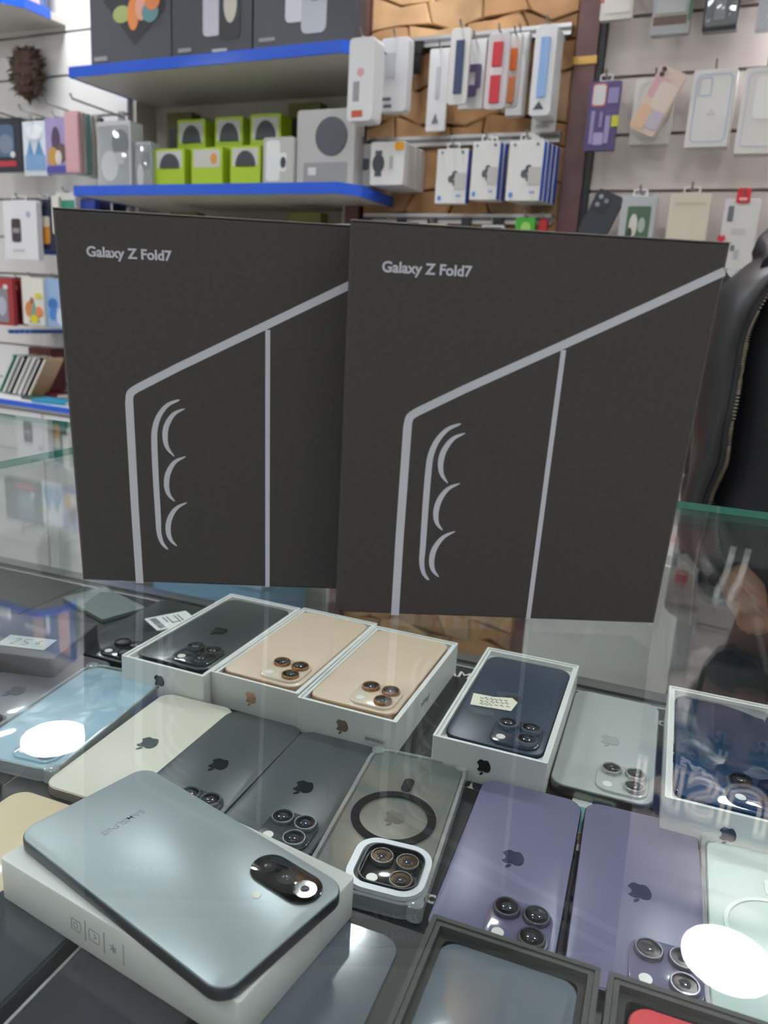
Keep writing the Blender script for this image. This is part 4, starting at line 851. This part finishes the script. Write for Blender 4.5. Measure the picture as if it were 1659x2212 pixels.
pack('lilac_pack', 'lilac pack with a golden figure-like print on the left upper row', 'pack', (98, 254, 147, 376), .15, .015, mat('#a99ac9', .4), [('dark_print', 'e', .28, .16, .66, .66, '#51405a'), ('gold_print', 'e', .10, .52, .56, .86, '#c79a4a'), ('brown_print', 'e', .50, .46, .92, .80, '#6a5550'), ('pale_print', 'e', .44, .58, .72, .84, '#e2d9cf'), ('blue_base', 'r', .04, .86, .94, .98, '#4d4ba6')], wall=WL)
cols = ('#d7a9ae', '#c8beb4', '#7fa6a0', '#cfcabd', '#d2cfc4', '#3a4560'); nm_ = ('pink', 'beige', 'teal', 'cream', 'ivory', 'dark navy')
for k in range(6):
    x0 = 140 + k * 10
    pack('slim_pack', '%s slim pack in the row of packs seen edge-on at left' % nm_[k], 'pack', (x0, 240 + k * 3, x0 + 30, 374 + k * 2), .16 - k * .022, .012, mat(cols[k], .4), [('cover_sheet', 'r', .06, .04, .94, .96, cols[k])])
uH, zH = onwall(150, 240, .16)
for x, y in ((168, 217), (58, 240), (115, 228), (8, 246)):
    u_, z_ = onwall(x, y, .17); hook(WL, u_, z_, .19, r=.003)
pack('white_pack', 'tall white charger pack with a dark gadget picture on the left wall', 'pack', (8, 434, 80, 562), .17, .02, mat('#e8e8ea', .35), [('gadget_picture', 'R', .24, .30, .52, .70, '#3d3338'), ('gadget_light', 'r', .28, .46, .48, .54, '#9a98a0'), ('round_mark', 'e', .70, .18, .82, .28, '#a9aec6'), ('small_print', 'r', .26, .82, .60, .85, '#c4c2c2')], tab='#efeff0', wall=WL)
pack('navy_pack', 'navy pack with an orange bar picture behind the white charger pack', 'pack', (76, 430, 118, 540), .14, .015, mat('#202a44', .35), [('orange_bar', 'R', .25, .38, .75, .88, '#d69238'), ('cream_bar', 'R', .25, .34, .75, .55, '#d8cdb8'), ('yellow_mark', 'e', .05, .05, .4, .16, '#b9b840')], wall=WL, tab='#dcdce4')
pack('yellow_pack', 'blue and yellow pack low behind the white charger pack', 'pack', (80, 508, 122, 550), .10, .012, mat('#3a55b0', .4), [('yellow_spot', 'e', .40, .10, .95, .65, '#cfc92e')])
pack('cream_pack', 'cream pack standing edge-on beside the navy pack', 'pack', (112, 424, 128, 505), .15, .01, mat('#d9d6cc', .4), [('cover_sheet', 'r', .1, .05, .9, .95, '#e0ddd4')])
pack('green_pack', 'white and green pack above the left black box corner', 'pack', (122, 416, 164, 520), .14, .02, mat('#e2e2da', .4), [('green_block', 'r', .30, .16, .95, .60, '#2f9277'), ('yellow_fruit', 'e', .5, .5, .9, .8, '#d9c03a')], wall=WL)
pack('royal_pack', 'royal blue pack above the left black box', 'pack', (168, 432, 206, 520), .12, .02, mat('#2c45a6', .4), [('orange_print', 'e', .2, .4, .8, .8, '#c98a6a')], wall=WL)
pack('ink_pack', 'very dark blue pack at the right end of the left wall', 'pack', (210, 430, 244, 520), .08, .02, mat('#1d1f3c', .4), [('pale_edge', 'r', .9, .0, 1.0, 1.0, '#c9c9cc')], wall=WL)
pack('black_pack', 'narrow black pack next to the very dark blue pack', 'pack', (250, 430, 263, 520), .05, .02, mat('#16171b', .4), [('grey_edge', 'r', .1, .02, .9, .06, '#44464c')], wall=WL)
pack('red_pack', 'grey pack with a red frame at the far left lower row', 'pack', (-20, 600, 28, 702), .17, .015, mat('#a9343a', .4), [('grey_picture', 'r', .1, .22, .78, .94, '#8d8a94'), ('pale_figure', 'e', .3, .4, .7, .8, '#b9bccb'), ('white_spot', 'e', .6, .14, .8, .24, '#e8e2e2')], wall=WL)
pack('maroon_pack', 'maroon red pack in the left lower row', 'pack', (27, 602, 52, 702), .14, .012, mat('#8c1f28', .35), [('dark_panel', 'r', .15, .3, .85, .9, '#5c1219'), ('white_spot', 'e', .2, .16, .5, .24, '#e4dada')], wall=WL)
pack('bright_pack', 'white pack with orange, teal and yellow shapes in the left lower row', 'pack', (48, 600, 94, 702), .17, .02, mat('#e6e4da', .4), [('orange_shape', 'e', .12, .50, .55, .84, '#d98a52'), ('teal_shape', 't', .3, .5, .8, .95, '#5fae9c'), ('yellow_shape', 'e', .36, .78, .74, .97, '#e4cf24'), ('orange_shape', 'e', .6, .6, .95, .84, '#e08a50'), ('brown_spot', 'e', .38, .42, .56, .56, '#a4714c'), ('yellow_shape', 'R', .64, .32, .92, .44, '#d8d24a')], wall=WL)
pack('sky_pack', 'light blue pack with darker blue bubbles in the left lower row', 'pack', (97, 602, 146, 708), .16, .02, mat('#9db9dd', .4), [('blue_bubble', 'e', .14, .40, .56, .64, '#3f78c4'), ('blue_bubble', 'e', .18, .60, .54, .86, '#4a8ad6'), ('pale_bubble', 'e', .5, .6, .9, .95, '#d6e0ee')], wall=WL)
for k in range(5):
    x = 20 + k * 11; u_, z_ = onwall(x, 716, .17); wbox('price_rail_tooth', u_ - .006, u_ + .006, .0, .17, z_ - .006, z_ + .006, mat('#2f5fa8', .4), WL)
# dried flower hanging high on the left wall
uc, zc, w, h = bbox(8, 95, 86, 216, .06)
fl = thing('dried_flower', 'bushy brown dried flower head hanging on the left slat wall', 'dried flower', M=WM @ Matrix.Translation((uc, -.04, zc)))
br_ = [mat(c, .8, noise=.2, nscale=80) for c in ('#86705f', '#a38c7b', '#5d493d', '#b5a392')]
MB().lathe([(.002, -h * .5), (w * .2, -h * .36), (w * .28, 0), (w * .24, h * .34), (.002, h * .5)], 12).build('core', br_[2], fl, True)
for layer in range(4):
    mb = MB()
    for k in range(75):
        a = random.uniform(0, 2 * math.pi); t_ = random.uniform(-.46, .46); rr_ = w * .5 * math.sqrt(max(.08, 1 - (t_ * 1.9) ** 2)) * random.uniform(.7, 1.02)
        base = Vector((math.cos(a) * rr_ * .45, math.sin(a) * rr_ * .35, t_ * h)); tip = Vector((math.cos(a) * rr_, math.sin(a) * rr_ * .7, t_ * h + random.uniform(-.02, .02)))
        sd = (tip - base).cross(Vector((0, 0, 1))).normalized() * .006; mid = (base + tip) / 2 + Vector((0, 0, .004))
        mb.add([base, mid + sd, tip, mid - sd, mid + Vector((0, 0, -.004))], [(0, 1, 2, 3), (0, 4, 1), (1, 4, 2), (2, 4, 3), (3, 4, 0)])
    o = mb.build('petals', br_[layer], fl); o['kind'] = 'stuff'
# ------------------------------------------------------------------ white side counter on the left with its clutter
CZ = -.200
sc_ = thing('side_counter', 'white counter with a blue edge strip along the left wall', 'counter', M=WM)
wbox('counter_top', -2.3, -.75, .0, .25, CZ - .02, CZ, mat('#e9e9ea', .3), sc_)
wbox('edge_strip', -2.3, -.75, .25, .256, CZ - .014, CZ + .002, M_BLUE, sc_)
for k in range(5): 
    d_ = wbox('door', -2.3 + k * .31 + .003, -2.3 + (k + 1) * .31 - .003, .235, .25, -.98, CZ - .03, mat('#e4e4e6', .35), sc_)
    wbox('handle', -2.3 + k * .31 + .02, -2.3 + k * .31 + .10, .25, .258, CZ - .08, CZ - .07, M_STEEL, d_)
wbox('carcass', -2.3, -.75, .0, .234, -1.0, CZ - .02, M_CAB, sc_)
lc = ('#2f8f7a', '#c9c9c4', '#1f2124', '#d9d2c4', '#e4e2dc', '#24262a', '#cfae86'); ln = ('teal', 'light grey', 'black', 'sand', 'white', 'charcoal', 'tan')
for k in range(7):
    u_, z_ = onwall(-8 + k * 11, 800, .16)
    M = WM @ Matrix.Translation((u_, -.16, CZ + .003)) @ Matrix.Rotation(math.radians(34), 4, 'Y')
    t = thing('phone_sleeve', '%s slim sleeve leaning in the row on the left counter' % ln[k], 'sleeve', M=M, group='leaning sleeves on the left counter')
    MB().rr(.010, .15, .002, -.07, 0, .001, n=3, M=Matrix.Translation((0, 0, .078)) @ RX90).build('cover', mat(lc[k], .4), t)
    MB().rr(.006, .14, .001, .0, .0008, n=3, M=Matrix.Translation((0, 0, .078)) @ RX90).build('inner_edge', mat('#e6e4de', .5), t)
def flat(label, px, off, w, d, h, c, z0, cat='book', nm='notebook'):
    u_, z_ = onwall(px, 800, off); t = thing(nm, label, cat, M=WM @ Matrix.Translation((u_, -off, z0)) @ Matrix.Rotation(random.uniform(-.2, .2), 4, 'Z'))
    MB().rr(w, d, .003, 0, h, .001, n=3).build('cover', mat(c, .4), t); MB().rr(w - .004, d - .002, .002, h * .15, h * .85, 0, cx=.003, n=3).build('page_block', mat('#e4e0d6', .7), t)
flat('turquoise flat notebook at the counter edge by the black box', 118, .19, .13, .07, .010, '#2a8fb5', CZ + .001)
flat('maroon flat notebook under the dark red box', 122, .07, .11, .07, .012, '#7a2c38', CZ + .001)
flat('dark green flat notebook beside the turquoise one', 75, .17, .07, .06, .008, '#2d4a38', CZ + .001)
pack('gift_box', 'dark red gift box with a gold band on the left counter', 'box', (62, 752, 108, 796), .085, .06, mat('#5c1c1e', .4), [('gold_band', 'r', .2, .15, .8, .45, '#a8742c')], stand=CZ + .014)
# goods on the high left shelf, seen mirrored in the glass
ZH_ = onwall(0, 14, .2)[1] + .0305
pb = thing('poster_board', 'blue grey poster board with white lines standing on the high left shelf', 'poster', M=WM)
wbox('board', -1.88, -1.18, .05, .062, ZH_, ZH_ + .22, mat('#4a6290', .4), pb)
for u_ in (-1.62, -1.38, -1.25): wbox('pink_block', u_, u_ + .055, .062, .064, ZH_ + .02, ZH_ + .20, mat('#b99a98', .5), pb)
wbox('white_line', -1.31, -1.296, .062, .066, ZH_ + .03, ZH_ + .14, mat('#f0f4f6', .4), pb); wbox('white_line', -1.42, -1.31, .062, .066, ZH_ + .13, ZH_ + .14, mat('#f0f4f6', .4), pb)
ws_ = thing('shop_sign', 'small white sign with a green oval print on the high left shelf', 'sign', M=WM)
wbox('sign_plate', -1.58, -1.40, .14, .15, ZH_, ZH_ + .075, mat('#eef4f2', .3), ws_)
MB().prism(ell(.11, .04, 20), 0, .002, Matrix.Translation((-1.49, -.15, ZH_ + .035)) @ RX90).build('green_oval', mat('#4fd08a', .4), ws_)
wbox('violet_edge', -1.60, -1.58, .14, .151, ZH_, ZH_ + .075, mat('#6a58c8', .4), ws_)

# low white cabinets under the right wall, and a pale blue crate in the shelf bay
bc = thing('base_cabinet', 'plain white low cabinet under the right slat wall', 'cabinet', M=WM)
wbox('carcass', .51, 2.4, .001, .28, -1.0, -.32, mat('#dcd9d5', .45), bc)
for k in range(4): wbox('door', .512 + k * .472, .512 + (k + 1) * .472 - .004, .28, .296, -.97, -.34, mat('#e3e0dc', .4), bc)
cr = thing('storage_crate', 'pale blue plastic crate on the floor below the shelf unit', 'crate', M=WM)
wbox('crate_body', -.62, -.24, .02, .26, -1.0, -.62, mat('#7fa8cf', .35), cr); wbox('crate_lid', -.63, -.23, .01, .27, -.62, -.59, mat('#9dbfdd', .35), cr)

# ================================================================== PERSON BEHIND THE COUNTER
PC = Vector((.675, 1.21, 0)); PF = Vector((-.349, -.937, 0)); PR = Vector((.937, -.349, 0)); UPZ = Vector((0, 0, 1))
PM = Matrix(((PR.x, -PF.x, 0, PC.x), (PR.y, -PF.y, 0, PC.y), (0, 0, 1, 0), (0, 0, 0, 1)))      # local x = right in view, -y = facing, z up
pe = thing('person', 'person in a black zip jacket standing behind the counter at right', 'person', M=PM @ Matrix.Translation((0, 0, ZF)))
def L(v): return Vector((v[0], v[1], v[2] - ZF))            # heights are given above the glass, the person's origin is on the floor
def ering(cx, cy, z, a, b, n=28): return [tuple(L((cx + a * math.sin(2 * math.pi * i / n), cy - b * math.cos(2 * math.pi * i / n), z))) for i in range(n)]
HC = Vector((-.045, -.03, .47))
bd = MB()
bd.loft([ering(0, .01, z, a, b) for z, a, b in ((-.30, .135, .095), (-.22, .14, .10), (-.10, .13, .095), (.0, .14, .10), (.12, .155, .105), (.18, .15, .10), (.225, .11, .08), (.25, .062, .058))])
nk = [(-.004, .012, .235, .062, .060), (-.020, .0, .30, .052, .054), (-.032, -.012, .36, .052, .056)]
bd.loft([ering(x, y, z, a, b) for x, y, z, a, b in nk])
hd = ((-.115, .036, .042, -.020), (-.10, .050, .062, -.014), (-.075, .060, .078, -.006), (-.045, .066, .086, 0), (-.01, .070, .092, .004), (.03, .073, .096, .006), (.07, .068, .090, .008), (.10, .050, .068, .010), (.122, .022, .030, .012))
bd.loft([ering(HC.x, HC.y + dy, HC.z + z, a, b) for z, a, b, dy in hd])
bd.tube([L((HC.x, HC.y - .086, HC.z + .022)), L((HC.x, HC.y - .098, HC.z - .004)), L((HC.x, HC.y - .110, HC.z - .026)), L((HC.x, HC.y - .088, HC.z - .034))], [.010, .012, .015, .012], 10)
bd.tube([L((HC.x - .022, HC.y - .080, HC.z - .064)), L((HC.x, HC.y - .092, HC.z - .064)), L((HC.x + .022, HC.y - .080, HC.z - .064))], [.007, .010, .007], 8)
for s in (-1, 1):
    bd.tube([L((HC.x + s * .068, HC.y + .012, HC.z + .022)), L((HC.x + s * .080, HC.y + .020, HC.z + .008)), L((HC.x + s * .071, HC.y + .010, HC.z - .030))], [.010, .014, .008], 8)
    bd.tube([L((s * .12, .02, .185)), L((s * .145, .045, .06)), L((s * .150, .06, -.08)), L((s * .130, -.02, -.16)), L((s * .095, -.085, -.22))], [.048, .042, .038, .034, .028], 12)
    bd.tube([L((s * .095, -.085, -.22)), L((s * .080, -.105, -.245)), L((s * .066, -.112, -.275))], [.028, .034, .026], 10)
    for k in range(4): bd.tube([L((s * (.085 - k * .012), -.110, -.262)), L((s * (.080 - k * .012), -.116, -.290 - (.004 if k in (1, 2) else 0))), L((s * (.074 - k * .011), -.110, -.312 + .006 * abs(k - 1.5)))], [.0095, .0085, .0075], 6)
    bd.tube([L((s * .060, -.100, -.250)), L((s * .044, -.112, -.272)), L((s * .040, -.112, -.292))], [.010, .0095, .0085], 6)
    bd.tube([L((s * .075, .01, -.26)), L((s * .085, .005, -.50)), L((s * .088, .0, -.58)), L((s * .088, .02, -.80)), L((s * .088, .025, -.945))], [.085, .068, .056, .050, .038], 14)
    bd.tube([L((s * .088, .045, -.965)), L((s * .090, -.03, -.970)), L((s * .095, -.13, -.978))], [.034, .036, .022], 10)
bo = bd.build('body', mat('#9c7460', .5, noise=.06, nscale=40, name='skin'), pe)
rm = bo.modifiers.new('merge', 'REMESH'); rm.mode = 'VOXEL'; rm.voxel_size = .006; rm.use_smooth_shade = True
sm_ = bo.modifiers.new('soften', 'SMOOTH'); sm_.factor = .5; sm_.iterations = 4
me = bpy.data.meshes.new_from_object(bo.evaluated_get(bpy.context.evaluated_depsgraph_get())); bo.modifiers.clear(); bo.data = me
for p in me.polygons: p.use_smooth = True
# face details, hair, beard
for s in (-1, 1):
    MB().lathe([(.0001, -.005), (.008, -.0035), (.010, 0), (.008, .0035), (.0001, .005)], 14, Matrix.Translation(L((HC.x + s * .030, HC.y - .0795, HC.z + .018))) @ Matrix.Scale(.55, 4, (0, 0, 1)) @ RX90).build('eye', mat('#e8e4de', .2), pe, True)
    MB().lathe([(.0048, -.0012), (.0045, .0008), (.0001, .0012)], 12, Matrix.Translation(L((HC.x + s * .030, HC.y - .0842, HC.z + .018))) @ RX90).build('iris', mat('#1c130e', .1), pe, True)
    MB().tube([L((HC.x + s * .014, HC.y - .094, HC.z + .032)), L((HC.x + s * .034, HC.y - .087, HC.z + .036)), L((HC.x + s * .050, HC.y - .072, HC.z + .030))], [.004, .0055, .003], 6).build('eyebrow', mat('#17110e', .7), pe, True)
def partial(rows, a0, a1, n=20):
    return [[tuple(L((cx + a * math.sin(t), cy - b * math.cos(t), z))) for t in (a0 + (a1 - a0) * i / n for i in range(n + 1))] for cx, cy, z, a, b in rows]
hr = MB()
hr.loft(partial([(HC.x, HC.y + .004 + .006, HC.z + z, a, b) for z, a, b in ((-.05, .070, .094), (0., .077, .102), (.045, .080, .106))], math.radians(75), math.radians(285)), cap=False, closed=False)
hr.loft([ering(HC.x, HC.y + .010, HC.z + z, a, b) for z, a, b in ((.055, .079, .102), (.085, .072, .094), (.112, .050, .066), (.132, .020, .026))])
hr.build('hair', mat('#15110f', .75, noise=.3, nscale=200), pe, True).modifiers.new('thick', 'SOLIDIFY').thickness = .006
br = MB().loft(partial([(HC.x, HC.y - .020, HC.z - .118, .030, .040), (HC.x, HC.y - .014, HC.z - .104, .052, .066), (HC.x, HC.y - .006, HC.z - .078, .063, .082), (HC.x, HC.y, HC.z - .056, .068, .088)], math.radians(-95), math.radians(95)), cap=False, closed=False)
br.build('beard', mat('#1a1411', .8, noise=.3, nscale=250), pe, True).modifiers.new('thick', 'SOLIDIFY').thickness = .004
# shirt and trousers
M_SHIRT = mat('#0d0f13', .75, noise=.15, nscale=30, bump=.2, name='black_shirt')
MB().loft([ering(0, 0, z, a, b, 36) for z, a, b in ((-.29, .150, .125), (-.15, .150, .125), (-.05, .148, .122), (.05, .155, .126), (.14, .165, .126), (.19, .160, .118), (.228, .120, .096), (.250, .076, .074), (.258, .068, .068))]).build('shirt', M_SHIRT, pe, True)
tr = MB()
for s in (-1, 1): tr.tube([L((s * .072, .01, -.24)), L((s * .085, .005, -.50)), L((s * .090, .0, -.60)), L((s * .090, .02, -.80)), L((s * .090, .025, -.95))], [.096, .080, .070, .066, .062], 16)
tr.build('trousers', mat('#1c2028', .8, noise=.1, nscale=60), pe, True)
# jacket: open front shell, sleeves, hood, zip, cords
M_JKT = mat('#222325', .38, noise=.18, nscale=16, bump=.35, name='black_leatherette')
ZR_ = [(-.32, 60, .186, .160), (-.22, 62, .184, .160), (-.14, 62, .184, .160), (-.108, 60, .184, .160), (-.05, 52.5, .184, .160), (.0, 51.5, .186, .160), (.033, 51, .188, .160), (.067, 51.5, .190, .160), (.127, 51, .190, .158), (.166, 48, .187, .154), (.195, 45, .183, .148), (.215, 42, .172, .142), (.238, 38, .150, .130), (.258, 34, .125, .115), (.275, 30, .100, .100)]
JR = []; ZIP = {-1: [], 1: []}
for z, ph_, a, b in ZR_:
    t0, t1 = math.radians(ph_), 2 * math.pi - math.radians(ph_ * .9); row = []
    for i in range(41):
        t = t0 + (t1 - t0) * i / 40; fold = .0035 * math.sin(9 * t + z * 34) * (1 if z < .18 else .3)
        row.append(tuple(L((-(a + fold) * math.sin(t), -(b + fold) * math.cos(t) + .0, z))))
    JR.append(row); ZIP[-1].append(Vector(row[0])); ZIP[1].append(Vector(row[-1]))
jk = MB().loft(JR, cap=False, closed=False).build('jacket', M_JKT, pe, True)
so = jk.modifiers.new('thick', 'SOLIDIFY'); so.thickness = .007; so.offset = 0
for s in (-1, 1):
    path = spline([Vector(p) for p in ((s * .118, .01, .215), (s * .142, .035, .13), (s * .150, .055, .02), (s * .150, .062, -.09), (s * .135, -.03, -.17), (s * .100, -.090, -.225))], 5)
    rr_ = []
    for i in range(len(path)): rr_.append((.062 - .022 * i / (len(path) - 1)) * (1 + .035 * math.sin(i * 1.9)))
    MB().tube([L(p) for p in path], rr_, 16).build('sleeve', M_JKT, jk, True)
# stand-up lapel band next to the zip, and the zip itself
for s in (-1, 1):
    e = ZIP[s]; sp = spline(e, 6); tm = MB(); k = 0; acc = 0.
    tape = MB().loft([[tuple(p + Vector((0, -.004, 0))), tuple(p + Vector((-s * .010, -.006, 0))), tuple(p + Vector((-s * .010, -.0045, 0))), tuple(p + Vector((0, -.0025, 0)))] for p in sp]); 
    zp = tape.build('zip_tape', mat('#101114', .6), jk)
    for i in range(len(sp) - 1):
        seg = sp[i + 1] - sp[i]; n_ = max(1, int(seg.length / .0028)); d = seg.normalized()
        for j in range(n_):
            p = sp[i] + seg * (j / n_) + Vector((-s * .010, -.006, 0))
            tm.box(-.0022, .0022, -.0014, .0014, -.0007, .0007, Matrix.Translation(p) @ d.to_track_quat('Z', 'Y').to_matrix().to_4x4())
    tm.build('zip_teeth', mat('#b4a88e', .3, .9), zp)
MB().tube([L(p) for p in spline([Vector(p) for p in ((-.115, -.075, .235), (-.105, .03, .275), (-.05, .10, .29), (.03, .11, .29), (.10, .04, .275), (.11, -.075, .235))], 5)], [.020] * 3 + [.034] * 20 + [.020] * 3, 12).build('hood', M_JKT, jk, True)
for x in (-.118, -.098):
    MB().tube([L(p) for p in spline([Vector(p) for p in ((x, -.100, .262), (x - .004, -.150, .235), (x + .002, -.172, .200), (x + .006, -.172, .160))], 4)], .0042, 8).build('hood_cord', mat('#d9dcdc', .6), jk, True)
# seam and breast pocket line on the left front
